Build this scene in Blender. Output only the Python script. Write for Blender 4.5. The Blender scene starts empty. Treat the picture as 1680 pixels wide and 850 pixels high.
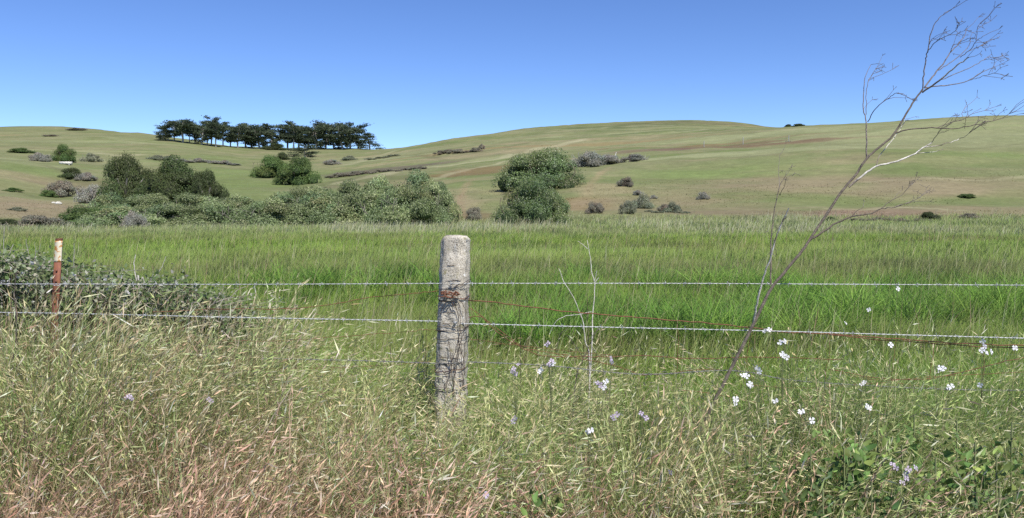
import bpy, math, random
import numpy as np
R = math.radians
scene = bpy.context.scene
COL = scene.collection

# ------------------------------------------------------------------ camera
FPX, CX, CY, HOR, EYE = 1300.0, 840.0, 425.0, 340.0, 1.55     # photo pixels, metres
PITCH = math.atan((CY - HOR) / FPX)
cd = bpy.data.cameras.new('camera'); cam = bpy.data.objects.new('camera', cd); COL.objects.link(cam)
cd.sensor_width = 36.0; cd.lens = 36.0 * FPX / 1680.0
cd.clip_start = 0.05; cd.clip_end = 5000
cam.location = (0, 0, EYE); cam.rotation_euler = (math.pi/2 - PITCH, 0, 0)
scene.camera = cam

# ------------------------------------------------------------------ light
SUN_EL, SUN_AZ = 54.0, 150.0          # azimuth clockwise from +Y (view direction): behind, to the right
w = bpy.data.worlds.new('World'); scene.world = w; w.use_nodes = True
nt = w.node_tree; bg = nt.nodes['Background']
sky = nt.nodes.new('ShaderNodeTexSky'); sky.sky_type = 'NISHITA'; sky.sun_disc = False
sky.sun_elevation = R(SUN_EL); sky.sun_rotation = R(SUN_AZ)
sky.air_density = 1.0; sky.dust_density = 0.0; sky.ozone_density = 4.5; sky.altitude = 3200
hs = nt.nodes.new('ShaderNodeHueSaturation'); hs.inputs['Saturation'].default_value = 1.12; hs.inputs['Hue'].default_value = 0.510
nt.links.new(sky.outputs[0], hs.inputs['Color']); nt.links.new(hs.outputs[0], bg.inputs[0]); bg.inputs[1].default_value = 0.118
sd = bpy.data.lights.new('sun', 'SUN'); sun = bpy.data.objects.new('sun', sd); COL.objects.link(sun)
sd.energy = 4.5; sd.angle = R(0.53); sd.color = (1.0, 0.955, 0.88)
sun.rotation_euler = (R(90 - SUN_EL), 0, R(180 - SUN_AZ)); sun.location = (0, 0, 50)
vs = scene.view_settings
scene.display_settings.display_device = 'sRGB'
vs.view_transform = 'Standard'; vs.look = 'None'; vs.gamma = 1; vs.use_curve_mapping = False
vs.exposure = 0.54
scene.cycles.max_bounces = 6; scene.cycles.diffuse_bounces = 3; scene.cycles.transmission_bounces = 3
scene.cycles.glossy_bounces = 2; scene.cycles.use_denoising = False

rng = np.random.default_rng(7); random.seed(7)

# ------------------------------------------------------------------ helpers
def at(px, py, D):
    """world point seen at photo pixel px,py whose depth along +Y is D"""
    xr = (px - CX) / FPX; yu = (CY - py) / FPX
    c, s = math.cos(PITCH), math.sin(PITCH)
    fy = c + yu * s; fz = -s + yu * c
    k = D / fy
    return np.array([xr * k, D, EYE + fz * k])
def srgb(r, g, b):
    f = lambda v: ((v/255+0.055)/1.055)**2.4 if v > 10 else v/255/12.92
    return np.array([f(r), f(g), f(b)])
def vnoise(x, y, seed=0):
    xi = np.floor(x).astype(np.int64); yi = np.floor(y).astype(np.int64)
    fx = x - xi; fy = y - yi; fx = fx*fx*(3-2*fx); fy = fy*fy*(3-2*fy)
    def h(a, b):
        n = (a * 374761393 + b * 668265263 + seed * 974634777) & 0xffffffff
        n = ((n ^ (n >> 13)) * 1274126177) & 0xffffffff
        return ((n ^ (n >> 16)) & 0xffff) / 65535.0
    return (h(xi, yi)*(1-fx) + h(xi+1, yi)*fx)*(1-fy) + (h(xi, yi+1)*(1-fx) + h(xi+1, yi+1)*fx)*fy
def fbm(x, y, seed=0, o=4):
    s = 0; a = 0.5; t = 0
    for i in range(o):
        s = s + a * vnoise(x*2**i, y*2**i, seed+i); t += a; a *= 0.55
    return s / t
def sstep(a, b, x):
    t = np.clip((x - a) / (b - a), 0, 1); return t*t*(3-2*t)
def smooth_path(pts, n=4, jit=0.0):
    pts = np.asarray(pts, float); m = len(pts)
    P = np.vstack([2*pts[0]-pts[1], pts, 2*pts[-1]-pts[-2]]); out = []
    for i in range(1, m):
        for k in range(n):
            t = k/n; p0, p1, p2, p3 = P[i-1], P[i], P[i+1], P[i+2]
            out.append(0.5*((2*p1)+(-p0+p2)*t+(2*p0-5*p1+4*p2-p3)*t*t+(-p0+3*p1-3*p2+p3)*t**3))
    out.append(pts[-1]); out = np.array(out)
    if jit: out[1:-1] += rng.normal(0, jit, out[1:-1].shape)
    return out

def mesh(name, V, Q, mat, parent=None, C=None, smooth=False, link=True, extra_mats=None, midx=None):
    V = np.asarray(V, dtype=np.float32).reshape(-1, 3); Q = np.asarray(Q, dtype=np.int32)
    n = Q.shape[1]
    me = bpy.data.meshes.new(name)
    me.vertices.add(len(V)); me.vertices.foreach_set('co', V.ravel())
    me.loops.add(Q.size); me.loops.foreach_set('vertex_index', Q.ravel())
    me.polygons.add(len(Q)); me.polygons.foreach_set('loop_start', np.arange(len(Q), dtype=np.int32)*n)
    me.polygons.foreach_set('loop_total', np.full(len(Q), n, dtype=np.int32))
    if smooth: me.polygons.foreach_set('use_smooth', np.ones(len(Q), dtype=bool))
    if C is not None:
        a = me.color_attributes.new('col', 'FLOAT_COLOR', 'POINT')
        cc = np.ones((len(V), 4), dtype=np.float32); cc[:, :3] = C; a.data.foreach_set('color', cc.ravel())
    me.update(calc_edges=True)
    me.materials.append(mat)
    o = bpy.data.objects.new(name, me)
    if link: COL.objects.link(o)
    if parent: o.parent = parent
    return o
def tag(o, label=None, cat=None, group=None, kind=None):
    if label: o['label'] = label
    if cat: o['category'] = cat
    if group: o['group'] = group
    if kind: o['kind'] = kind
    return o
def empty(name, loc, label, cat, group=None, rz=0):
    o = bpy.data.objects.new(name, None); COL.objects.link(o); o.location = loc; o.rotation_euler = (0, 0, rz)
    o.empty_display_size = 0.2
    return tag(o, label, cat, group)
def put(src, parent=None, loc=(0,0,0), rot=(0,0,0), sc=(1,1,1)):
    o = src.copy(); COL.objects.link(o); o.parent = parent; o.location = loc; o.rotation_euler = rot; o.scale = sc
    return o

# ------------------------------------------------------------------ materials
def mat_attr(name, rough=0.75, trans=0.0, noise=None, bump=0.0, spec=0.25, var=0.0, upn=0.0):
    m = bpy.data.materials.new(name); m.use_nodes = True; t = m.node_tree; N = t.nodes; L = t.links
    p = N['Principled BSDF']; out = N['Material Output']
    p.inputs['Roughness'].default_value = rough; p.inputs['Specular IOR Level'].default_value = spec
    a = N.new('ShaderNodeAttribute'); a.attribute_name = 'col'; c = a.outputs['Color']
    if noise:
        tc = N.new('ShaderNodeTexCoord')
        for sc, lo, hi in noise:
            n = N.new('ShaderNodeTexNoise'); n.inputs['Scale'].default_value = sc; n.inputs['Detail'].default_value = 5
            n.inputs['Roughness'].default_value = 0.65
            L.new(tc.outputs['Object'], n.inputs['Vector'])
            r = N.new('ShaderNodeMapRange'); r.inputs[1].default_value = 0.3; r.inputs[2].default_value = 0.7
            r.inputs[3].default_value = lo; r.inputs[4].default_value = hi; L.new(n.outputs[0], r.inputs[0])
            mx = N.new('ShaderNodeVectorMath'); mx.operation = 'SCALE'; L.new(c, mx.inputs[0]); L.new(r.outputs[0], mx.inputs['Scale']); c = mx.outputs[0]
            last = n
        if bump:
            b = N.new('ShaderNodeBump'); b.inputs['Strength'].default_value = bump; b.inputs['Distance'].default_value = 0.02
            L.new(last.outputs[0], b.inputs['Height']); L.new(b.outputs[0], p.inputs['Normal'])
    if var:
        oi = N.new('ShaderNodeObjectInfo'); r = N.new('ShaderNodeMapRange'); r.inputs[3].default_value = 1-var; r.inputs[4].default_value = 1+var
        L.new(oi.outputs['Random'], r.inputs[0])
        mx = N.new('ShaderNodeVectorMath'); mx.operation = 'SCALE'; L.new(c, mx.inputs[0]); L.new(r.outputs[0], mx.inputs['Scale']); c = mx.outputs[0]
    L.new(c, p.inputs['Base Color'])
    if upn:
        ge = N.new('ShaderNodeNewGeometry'); m1 = N.new('ShaderNodeMix'); m1.data_type = 'VECTOR'; m1.inputs[0].default_value = upn
        L.new(ge.outputs['Normal'], m1.inputs[4]); m1.inputs[5].default_value = (0, 0, 1)
        nm = N.new('ShaderNodeVectorMath'); nm.operation = 'NORMALIZE'; L.new(m1.outputs[1], nm.inputs[0]); L.new(nm.outputs[0], p.inputs['Normal'])
    if trans:
        tr = N.new('ShaderNodeBsdfTranslucent'); L.new(c, tr.inputs[0])
        mix = N.new('ShaderNodeMixShader'); mix.inputs[0].default_value = trans
        L.new(p.outputs[0], mix.inputs[1]); L.new(tr.outputs[0], mix.inputs[2]); L.new(mix.outputs[0], out.inputs[0])
    return m
M_grass = mat_attr('grass_blades', 0.6, 0.25, spec=0.15, upn=0.15)
M_turf = mat_attr('hill_turf', 0.7, 0.5, spec=0.05, upn=0.85)
M_meadow = mat_attr('meadow_blades', 0.6, 0.30, spec=0.2, upn=0.42)
M_leaf = mat_attr('leaves', 0.6, 0.25, spec=0.25, var=0.10, upn=0.22)
M_bark = mat_attr('bark', 0.85, 0, noise=[(9.0, 0.7, 1.25), (60, 0.75, 1.2)], bump=0.5)
M_twig = mat_attr('dead_wood', 0.8, 0, noise=[(45.0, 0.55, 1.35), (220, 0.75, 1.2)], bump=0.4)
M_ground = mat_attr('ground', 0.95, 0, noise=[(0.06, 0.9, 1.1), (0.45, 0.86, 1.08), (1.4, 0.86, 1.10), (4.5, 0.84, 1.12)], bump=0.35, spec=0.05)
M_petal = mat_attr('petals', 0.6, 0.3, spec=0.1)
def mat_plain(name, c, rough=0.6, metal=0.0, noise=None, bump=0.3, c2=None, thr=(0.45, 0.6), spec=0.4):
    m = bpy.data.materials.new(name); m.use_nodes = True; t = m.node_tree; N = t.nodes; L = t.links
    p = N['Principled BSDF']; p.inputs['Roughness'].default_value = rough; p.inputs['Metallic'].default_value = metal
    p.inputs['Specular IOR Level'].default_value = spec
    p.inputs['Base Color'].default_value = (*c, 1)
    if noise:
        tc = N.new('ShaderNodeTexCoord'); n = N.new('ShaderNodeTexNoise'); n.inputs['Scale'].default_value = noise; n.inputs['Detail'].default_value = 6
        L.new(tc.outputs['Object'], n.inputs['Vector'])
        r = N.new('ShaderNodeMapRange'); r.inputs[1].default_value = thr[0]; r.inputs[2].default_value = thr[1]; L.new(n.outputs[0], r.inputs[0])
        mx = N.new('ShaderNodeMix'); mx.data_type = 'RGBA'; L.new(r.outputs[0], mx.inputs[0])
        mx.inputs[6].default_value = (*c, 1); mx.inputs[7].default_value = (*(c2 if c2 is not None else np.array(c)*0.6), 1)
        L.new(mx.outputs[2], p.inputs['Base Color'])
        b = N.new('ShaderNodeBump'); b.inputs['Strength'].default_value = bump; b.inputs['Distance'].default_value = 0.003
        L.new(n.outputs[0], b.inputs['Height']); L.new(b.outputs[0], p.inputs['Normal'])
    return m
M_galv = mat_plain('galvanised_wire', (0.62, 0.63, 0.63), 0.42, 0.25, 300, 0.3, (0.36, 0.36, 0.36))
M_dullw = mat_plain('dull_grey_wire', (0.26, 0.26, 0.25), 0.6, 0.1, 300, 0.3, (0.12, 0.11, 0.10))
M_rust = mat_plain('rusty_wire', (0.22, 0.092, 0.05), 0.85, 0.0, 200, 0.5, (0.09, 0.04, 0.025))
M_dwire = mat_plain('dark_old_wire', (0.045, 0.035, 0.03), 0.7, 0.0, 200, 0.5, (0.09, 0.05, 0.03))
M_redpost = mat_plain('red_oxide_steel', (0.19, 0.072, 0.045), 0.75, 0.0, 55, 0.4, (0.26, 0.105, 0.045), (0.48, 0.72))
M_whitepaint = mat_plain('flaking_white_paint', (0.68, 0.62, 0.46), 0.7, 0.0, 42, 0.5, (0.50, 0.24, 0.07), (0.5, 0.56))
M_whitestone = mat_plain('pale_stone', (0.62, 0.60, 0.54), 0.85, 0, 3, 0.3, (0.42, 0.40, 0.34))

# ------------------------------------------------------------------ terrain
PROF = {
 -500: [(58,372),(75,358),(110,318),(150,282),(200,262),(260,252),(350,232),(450,219),(520,222),(650,245)],
 0:   [(58,375),(75,357),(110,312),(150,267),(175,259),(215,257),(260,249),(350,228),(450,211),(500,208),(650,222)],
 100: [(60,375),(80,362),(110,336),(150,294),(185,268),(215,262),(260,252),(350,230),(460,208),(500,206),(650,220)],
 170: [(60,375),(80,360),(110,334),(150,300),(190,275),(230,262),(280,250),(360,226),(450,212),(500,210),(650,222)],
 250: [(62,373),(90,342),(120,320),(170,290),(230,266),(300,246),(370,226),(420,219),(500,232),(650,250)],
 400: [(62,372),(90,342),(130,310),(180,288),(250,268),(330,254),(400,245),(450,243),(520,252),(650,260)],
 500: [(62,372),(95,338),(140,308),(200,290),(270,270),(340,256),(410,244),(460,243),(520,254),(650,262)],
 600: [(62,371),(90,342),(130,302),(180,286),(240,271),(320,258),(400,245),(430,244),(520,254),(650,262)],
 650: [(62,370),(90,337),(120,302),(170,280),(240,264),(330,248),(370,244),(450,252),(650,262)],
 750: [(60,368),(80,346),(110,308),(160,278),(230,257),(320,234),(380,226),(480,236),(650,250)],
 850: [(60,366),(80,342),(110,302),(150,272),(200,255),(280,235),(360,216),(420,210),(500,216),(650,240)],
 950: [(58,365),(75,340),(100,305),(130,277),(170,259),(230,245),(330,219),(430,203),(500,206),(650,230)],
 1100:[(58,365),(75,340),(100,304),(130,268),(150,251),(170,247),(200,243),(260,226),(350,207),(430,197),(500,200),(650,225)],
 1200:[(58,364),(75,339),(100,302),(140,254),(160,244),(190,240),(230,224),(260,216),(330,211),(430,200),(500,205),(650,225)],
 1320:[(58,364),(75,338),(100,298),(140,250),(170,234),(210,217),(250,206),(330,213),(430,214),(520,220),(650,230)],
 1500:[(58,364),(75,338),(100,292),(140,243),(190,210),(230,198),(270,198),(330,212),(430,222),(650,235)],
 1700:[(58,364),(75,335),(100,287),(140,235),(190,202),(230,188),(270,187),(330,200),(430,215),(650,235)],
 2300:[(58,364),(75,332),(100,282),(140,228),(190,195),(230,182),(270,182),(330,196),(430,210),(650,232)]}
_us = np.linspace(-1.25, 1.25, 201)
_ld = np.linspace(math.log(30), math.log(1500), 260)
_T = np.zeros((len(PROF), len(_ld)))
_ku = []
for i, (px, pr) in enumerate(sorted(PROF.items())):
    D = [30, 45] + [p[0] for p in pr] + [900, 1500]
    Z = [0, 0] + [at(px, p[1], p[0])[2] for p in pr] + [0, 0]
    Z[-2] = Z[-3]*0.6; Z[-1] = Z[-3]*0.3
    _T[i] = np.interp(np.exp(_ld), D, Z); _ku.append((px - CX)/FPX)
_G = np.stack([np.interp(_us, _ku, _T[:, j]) for j in range(len(_ld))], 1)
def blur(A, s, ax):
    r = int(3*s); k = np.exp(-0.5*(np.arange(-r, r+1)/s)**2); k /= k.sum()
    P = np.pad(A, [(r, r) if a == ax else (0, 0) for a in range(2)], mode='edge')
    return np.apply_along_axis(lambda v: np.convolve(v, k, 'valid'), ax, P)
_G = blur(blur(_G, 2.2, 0), 1.5, 1)
def height(X, Y):
    X = np.asarray(X, float); Y = np.asarray(Y, float)
    Yc = np.clip(Y, 30, 1499)
    u = np.clip(X / Yc, -1.249, 1.249); l = np.log(Yc)
    fu = (u + 1.25)/2.5*200; fl = (l - _ld[0])/(_ld[-1]-_ld[0])*259
    iu = np.clip(fu.astype(int), 0, 199); il = np.clip(fl.astype(int), 0, 258); a = fu-iu; b = fl-il
    z = (_G[iu, il]*(1-a)+_G[iu+1, il]*a)*(1-b)+(_G[iu, il+1]*(1-a)+_G[iu+1, il+1]*a)*b
    k = sstep(55, 130, Y)
    z = z + k*(fbm(X/28, Y/28, 3, 4)-0.5)*2.2 + sstep(60, 90, Y)*(fbm(X/4, Y/4, 9, 3)-0.5)*0.35
    z = z + sstep(5, 12, Y)*(1-k)*(fbm(X/9, Y/9, 5, 3)-0.5)*0.25
    return z
def hit(px, py, d0=40, d1=700):
    Ds = np.exp(np.linspace(math.log(d0), math.log(d1), 1500))
    a = at(px, py, 1.0); dirx = a[0]; dz = a[2]-EYE
    z = EYE + dz*Ds; h = height(dirx*Ds, Ds)
    k = np.where(h >= z)[0]
    if len(k) == 0: k = [np.argmax(h - z)]
    D = Ds[k[0]]
    return np.array([dirx*D, D, float(height(dirx*D, D))]), D

# colours (albedo)
G_green = np.array([0.132, 0.168, 0.060]); G_lush = np.array([0.062, 0.125, 0.022]); G_pale = np.array([0.245, 0.258, 0.135])
G_tan = np.array([0.260, 0.220, 0.130]); G_brown = np.array([0.195, 0.158, 0.100]); G_olive = np.array([0.172, 0.182, 0.088])
PATCH = []
def patch(px, py, rx, ry, col, a, rot=0.0):
    p, D = hit(px, py); PATCH.append((p[0], p[1], rx, ry, np.array(col), a, rot))
for q in [ (30,330,9,14,G_brown*1.25,.8), (60,350,12,12,G_brown*1.2,.7), (95,310,7,18,G_brown,.7), (110,300,8,10,(0.11,.085,.055),.5),
    (20,290,12,14,G_tan,.6), (60,270,10,8,G_pale,.5), (150,262,20,6,G_pale,.6), (120,247,40,5,(.3,.3,.15),.5),
    (20,235,40,25,G_olive,.6),(10,222,14,5,(.3,.22,.12),.8), (100,222,40,20,G_olive,.4), (200,232,30,6,G_pale,.6),
    (450,305,14,18,G_green*1.15,.8), (400,285,18,30,G_green*1.15,.8), (350,265,22,30,G_green,.7), (480,335,12,10,G_green,.7),
    (560,300,14,16,(.11,.10,.06),.5), (600,282,22,16,(.105,.085,.07),.75), (660,276,16,12,(.11,.09,.07),.5),
    (700,262,30,7,G_tan,.75), (620,262,12,6,G_pale,.7), (640,252,14,8,G_tan*1.1,.6), (800,262,20,5,G_pale,.6), (840,250,30,8,G_tan,.5), (770,285,9,5,(.17,.105,.06),.8), (720,300,9,8,G_tan,.6),
    (820,275,9,4,(.18,.11,.06),.7), (750,335,3.2,11,G_tan*1.0,.9), (760,355,3,9,(.17,.125,.07),.8), (790,300,6,8,G_green,.6),
    (900,240,60,7,(.25,.18,.09),.65), (960,228,50,6,G_tan,.6), (1000,222,60,8,G_pale,.45), (850,230,30,8,G_olive,.5),
    (1100,205,60,18,(.085,.105,.045),.75), (1170,203,50,14,(.09,.085,.045),.6), (1000,215,70,7,(.10,.13,.05),.6), (1030,218,30,3,G_pale,.7),(1230,207,30,3,(.33,.27,.13),.8),
    (1120,230,26,14,G_pale,.5), (1250,222,26,14,G_pale,.6), (1200,236,40,4.5,(.17,.105,.06),.85), (1320,233,26,4,(.17,.11,.065),.8), (1110,244,20,5,(.13,.095,.075),.7), (1050,240,16,5,G_tan,.5),
    (1100,285,10,8,G_green*1.1,.6), (1200,275,16,10,G_green*1.2,.6), (1010,300,6,8,G_green,.4), (980,310,4,9,G_tan,.8), (965,335,3.2,9,(.20,.14,.07),.85), (1000,335,3,8,G_tan,.6),
    (1180,310,10,6,G_brown*1.15,.6), (1260,300,12,7,G_brown*1.2,.6), (1330,275,12,7,G_brown*1.3,.5), (1150,345,9,5,G_brown,.7), (1260,350,9,4,G_brown*.9,.7), (1080,330,8,5,G_brown*1.2,.5),
    (1330,330,6,7,G_green*1.1,.6), (1460,310,12,8,G_brown*1.25,.6), (1380,300,8,6,G_brown*1.2,.5), (1560,300,12,10,G_brown*1.2,.7), (1640,310,8,8,G_tan,.5), (1620,270,10,10,G_green,.5), (1570,250,12,10,G_green*1.15,.5), (1500,260,16,6,G_brown*1.4,.5),
    (1420,352,5,5,(.20,.145,.10),.95), (1470,350,6,5,(.19,.135,.095),.95), (1400,358,4,3,(.22,.16,.12),.8), (1520,355,5,5,G_brown,.7), (1600,345,10,5,G_brown*1.2,.6), (1650,352,6,4,G_tan,.5),
    (1480,205,50,30,G_pale,.6), (1600,215,40,26,G_pale,.7), (1640,235,30,12,G_olive,.5), (1350,225,20,14,G_pale,.5),
    (440,318,15,12,G_green*1.1,.85),(470,285,18,20,G_green*1.05,.8),(380,300,16,14,G_green*1.05,.8),(330,250,26,12,G_olive*.95,.6),
    (1060,247,12,4,(.15,.105,.075),.85),(1120,244,16,4,(.145,.10,.07),.9),(1190,240,18,4,(.15,.10,.065),.9),(1260,236,18,4,(.155,.105,.065),.9),(1330,231,16,4,(.155,.11,.07),.8),
    (1050,262,16,4,G_pale*.95,.8),(1130,256,18,4,G_pale*.95,.8),(1210,250,20,4,G_pale*.95,.8),(1290,246,20,4,G_pale,.8),(1380,240,22,5,G_pale,.7),(1480,236,24,6,G_pale*.9,.6),
    (1230,280,14,6,G_green*1.25,.55),(1150,290,9,7,G_green*1.2,.55),(1380,275,14,5,G_green*1.2,.45),(1600,260,16,8,G_green*1.15,.6),(1640,230,26,14,G_pale*.9,.6),
    (1050,222,44,5,G_green*.85,.6),(1150,214,60,8,(.095,.115,.05),.7),(880,222,30,5,G_pale*.9,.5),(760,240,26,6,G_olive,.6),(700,248,30,6,G_pale*.9,.5),
    (60,232,40,8,G_pale*.85,.5),(180,240,40,6,G_green,.5),(60,215,50,10,G_olive*.9,.6),(30,262,10,5,G_pale,.8),(90,285,9,8,G_green*1.1,.6),(45,305,9,9,G_green*1.2,.5),(20,345,8,6,G_brown*1.1,.8),(75,342,9,6,G_brown*1.15,.9),
    (1060,368,9,3,(.31,.30,.21),.9), (980,366,6,2.5,(.22,.22,.13),.7), (1200,366,14,3,G_pale,.4) ]:
    patch(*q)
TRACKS = []
def track(pts, wid, col, a):
    P = smooth_path([hit(x, y)[0] for x, y in pts], 4); TRACKS.append((P[:, :2], wid, np.array(col), a))
def ground_colour(X, Y):
    X = np.asarray(X, float); Y = np.asarray(Y, float)
    n1 = fbm(X/35+7, Y/14, 21, 4); n2 = fbm(X/9, Y/5, 33, 4); n3 = fbm(X/60, Y/40, 55, 3)
    C = G_olive[None]*np.ones(X.shape+(1,))
    def mixc(C, c, a): return C*(1-a[..., None]) + np.asarray(c)*a[..., None]
    C = mixc(C, G_green, sstep(0.45, 0.7, n1)*0.8)
    C = mixc(C, G_tan, sstep(0.52, 0.75, n2)*0.35)
    C = mixc(C, G_brown*1.3, sstep(0.58, 0.75, n3)*0.2)
    n4 = fbm(X/5, Y/4, 44, 4); C = mixc(C, G_tan*.95, sstep(.5, .68, n4)*.30); n5 = fbm(X/16+3, Y/12, 46, 4); C = mixc(C, np.array([.205, .158, .098]), sstep(.48, .68, n5)*.55*sstep(0, 50, X)*(1-sstep(110, 150, Y))); C = mixc(C, G_green*.85, sstep(.5, .7, fbm(X/11, Y/9, 48, 4))*.45)
    # terrace streaks along the contour lines
    st = fbm(X/90, Y/3.2+height(X, Y)*0.5, 77, 3)
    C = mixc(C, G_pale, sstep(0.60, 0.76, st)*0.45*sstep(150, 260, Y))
    wob = (fbm(X/6, Y/6, 91, 3)-0.5)
    for (x, y, rx, ry, c, a, rot) in PATCH:
        d = np.sqrt(((X-x)/rx)**2 + ((Y-y)/ry)**2) + wob*1.0; a = a*.8
        C = mixc(C, c, a*(1-sstep(0.55, 1.25, d)))
    for (P, wid, col, al) in TRACKS:
        x0, x1, y0, y1 = P[:, 0].min()-8, P[:, 0].max()+8, P[:, 1].min()-8, P[:, 1].max()+8
        k = (X > x0) & (X < x1) & (Y > y0) & (Y < y1)
        if not k.any(): continue
        px_, py_ = X[k], Y[k]; d = np.full(px_.shape, 1e9)
        for i in range(len(P)-1):
            ax, ay = P[i]; bx, by = P[i+1]-P[i]; t = np.clip(((px_-ax)*bx+(py_-ay)*by)/(bx*bx+by*by+1e-9), 0, 1)
            d = np.minimum(d, np.hypot(px_-ax-t*bx, py_-ay-t*by))
        w_ = (1-sstep(wid*.4, wid*1.1, d+1.2*wob[k]))*al*.62*(.45+1.1*fbm(px_/7, py_/7, 95, 2)); w_ = np.clip(w_, 0, 1)[:, None]
        C[k] = C[k]*(1-w_) + col*w_
    # meadow
    mm = 1 - sstep(56, 64, Y + 6*wob)
    C = mixc(C, G_green*0.8, mm)
    # verge: litter and soil
    C = mixc(C, np.array([0.10, 0.075, 0.045]), 1-sstep(4.5, 6.5, Y))
    return C
PALE = (.33,.31,.19); DRK = (.115,.115,.06)
for q in [ ([(560,300),(610,290),(681,276),(760,268),(830,258),(880,245),(955,229)], 2.6, PALE, .9), ([(565,271),(600,262),(640,250),(690,238)], 2.2, PALE, .6),
    ([(0,263),(40,263),(80,272),(120,290),(135,300)], 1.3, DRK, .9), ([(110,247),(150,250),(185,255),(230,254)], 2.5, PALE, .8), ([(0,240),(40,243),(90,246)], 2.0, DRK, .5),
    ([(640,262),(700,258),(760,262),(820,252)], 1.6, DRK, .6), ([(680,255),(720,258),(790,250),(850,238),(900,232)], 1.6, DRK, .6), ([(700,300),(740,285),(800,272),(840,262)], 1.1, PALE, .7),
    ([(900,217),(960,212),(1040,207),(1100,206)], 3.0, PALE, .6), ([(1040,222),(1100,218),(1180,212)], 3.0, PALE, .6), ([(930,224),(1000,221),(1060,223)], 2.2, DRK, .6),
    ([(1100,296),(1200,286),(1290,280),(1400,284),(1500,276)], .8, DRK, .5), ([(1150,318),(1230,322),(1330,316),(1450,322)], .7, DRK, .5), ([(1400,262),(1500,250),(1600,244),(1680,236)], 1.1, DRK, .45),
    ([(1420,300),(1520,292),(1620,296),(1680,290)], .8, PALE, .5), ([(1330,340),(1400,345),(1480,340),(1580,346)], .6, PALE, .6), ([(1240,216),(1320,212),(1420,206)], 1.6, PALE, .6),
    ([(400,290),(450,282),(520,290)], 1.1, DRK, .4), ([(350,255),(400,262),(440,268)], 1.3, DRK, .4), ([(380,318),(440,325),(520,322)], .8, DRK, .4), ([(180,226),(230,234),(300,243),(360,250)], 2.0, PALE, .5),
    ([(940,345),(960,320),(975,295),(1000,275)], .7, (.26,.20,.12), .7), ([(745,365),(752,340),(760,315),(775,295)], .9, (.25,.185,.115), .8) ]: track(*q)
def axis(n, a, L):
    t = np.linspace(-1, 1, n); return np.sinh(a*t)/math.sinh(a)*L
gx = axis(520, 4.2, 1100.0)
ty = np.linspace(0, 1, 640); gy = -40 + np.concatenate([np.linspace(0, 38, 20, endpoint=False), 38 + (np.exp(ty*5.0)-1)/(math.exp(5.0)-1)*1500])
XX, YY = np.meshgrid(gx, gy)
ZZ = height(XX, YY)
nx, ny = len(gx), len(gy)
idx = np.arange(nx*ny).reshape(ny, nx)
Q = np.stack([idx[:-1, :-1], idx[:-1, 1:], idx[1:, 1:], idx[1:, :-1]], -1).reshape(-1, 4)
g = mesh('ground', np.stack([XX, YY, ZZ], -1).reshape(-1, 3), Q, M_ground, C=ground_colour(XX, YY).reshape(-1, 3), smooth=True)
tag(g, 'rolling green and tan grassy hills rising behind a flat meadow', 'hills', kind='structure')

# ------------------------------------------------------------------ blade generators
def ribbons(P, az, H, lean, droop, W, c0, c1, segs=3, face=None, tipw=0.12, wpow=1.0):
    N = len(P); t = np.linspace(0, 1, segs+1)[None, :, None]
    dirv = np.stack([np.cos(az), np.sin(az), np.zeros(N)], -1)[:, None, :]
    H_ = H[:, None, None]; ln = lean[:, None, None]; dr = droop[:, None, None]
    off = H_*(ln*t + dr*t**2.2)
    zz = H_*(t - 0.45*dr*t**3 - 0.25*ln*t**2)
    cen = P[:, None, :] + dirv*off; cen[:, :, 2:3] += zz
    if face is None: face = az + math.pi/2 + rng.normal(0, 0.7, N)
    s = np.stack([np.cos(face), np.sin(face), np.zeros(N)], -1)[:, None, :]
    ww = W[:, None, None]*0.5*((1-t)**wpow*(1-tipw) + tipw)
    V = np.stack([cen - s*ww, cen + s*ww], 2)             # N,segs+1,2,3
    base = (np.arange(N)*(segs+1)*2)[:, None]
    k = np.arange(segs)[None, :]*2
    Q = np.stack([base+k, base+k+1, base+k+3, base+k+2], -1).reshape(-1, 4)
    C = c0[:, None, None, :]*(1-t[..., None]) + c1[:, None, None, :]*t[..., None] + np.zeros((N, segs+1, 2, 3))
    return V.reshape(-1, 3), Q, C.reshape(-1, 3), cen
def spikelets(base, d, L, W, c):
    """a slim pointed seed as one crossed pair of kites"""
    N = len(base); d = d/np.linalg.norm(d, axis=1, keepdims=True)
    r = rng.normal(size=(N, 3)); s = np.cross(d, r); s /= np.linalg.norm(s, axis=1, keepdims=True)+1e-9
    m = base + d*(L*0.38)[:, None]; e = base + d*L[:, None]
    V = np.stack([base, m + s*(W/2)[:, None], e, m - s*(W/2)[:, None]], 1).reshape(-1, 3)
    Q = np.arange(N*4).reshape(-1, 4)
    return V, Q, np.repeat(c, 4, axis=0)
class Acc:
    def __init__(s): s.V = []; s.Q = []; s.C = []; s.n = 0
    def add(s, V, Q, C):
        V = np.asarray(V).reshape(-1, 3)
        s.V.append(V); s.Q.append(np.asarray(Q)+s.n); s.C.append(np.broadcast_to(C, V.shape)); s.n += len(V); return s
    def build(s, name, mat, parent=None, **k):
        return mesh(name, np.concatenate(s.V), np.concatenate(s.Q), mat, parent, C=np.concatenate(s.C), **k)
def pick(cols, N, wts=None, jit=0.12):
    cols = np.array(cols); i = rng.choice(len(cols), N, p=None if wts is None else np.array(wts)/sum(wts))
    return cols[i]*np.exp(rng.normal(0, jit, (N, 1)))*np.exp(rng.normal(0, jit*0.35, (N, 3)))
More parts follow.
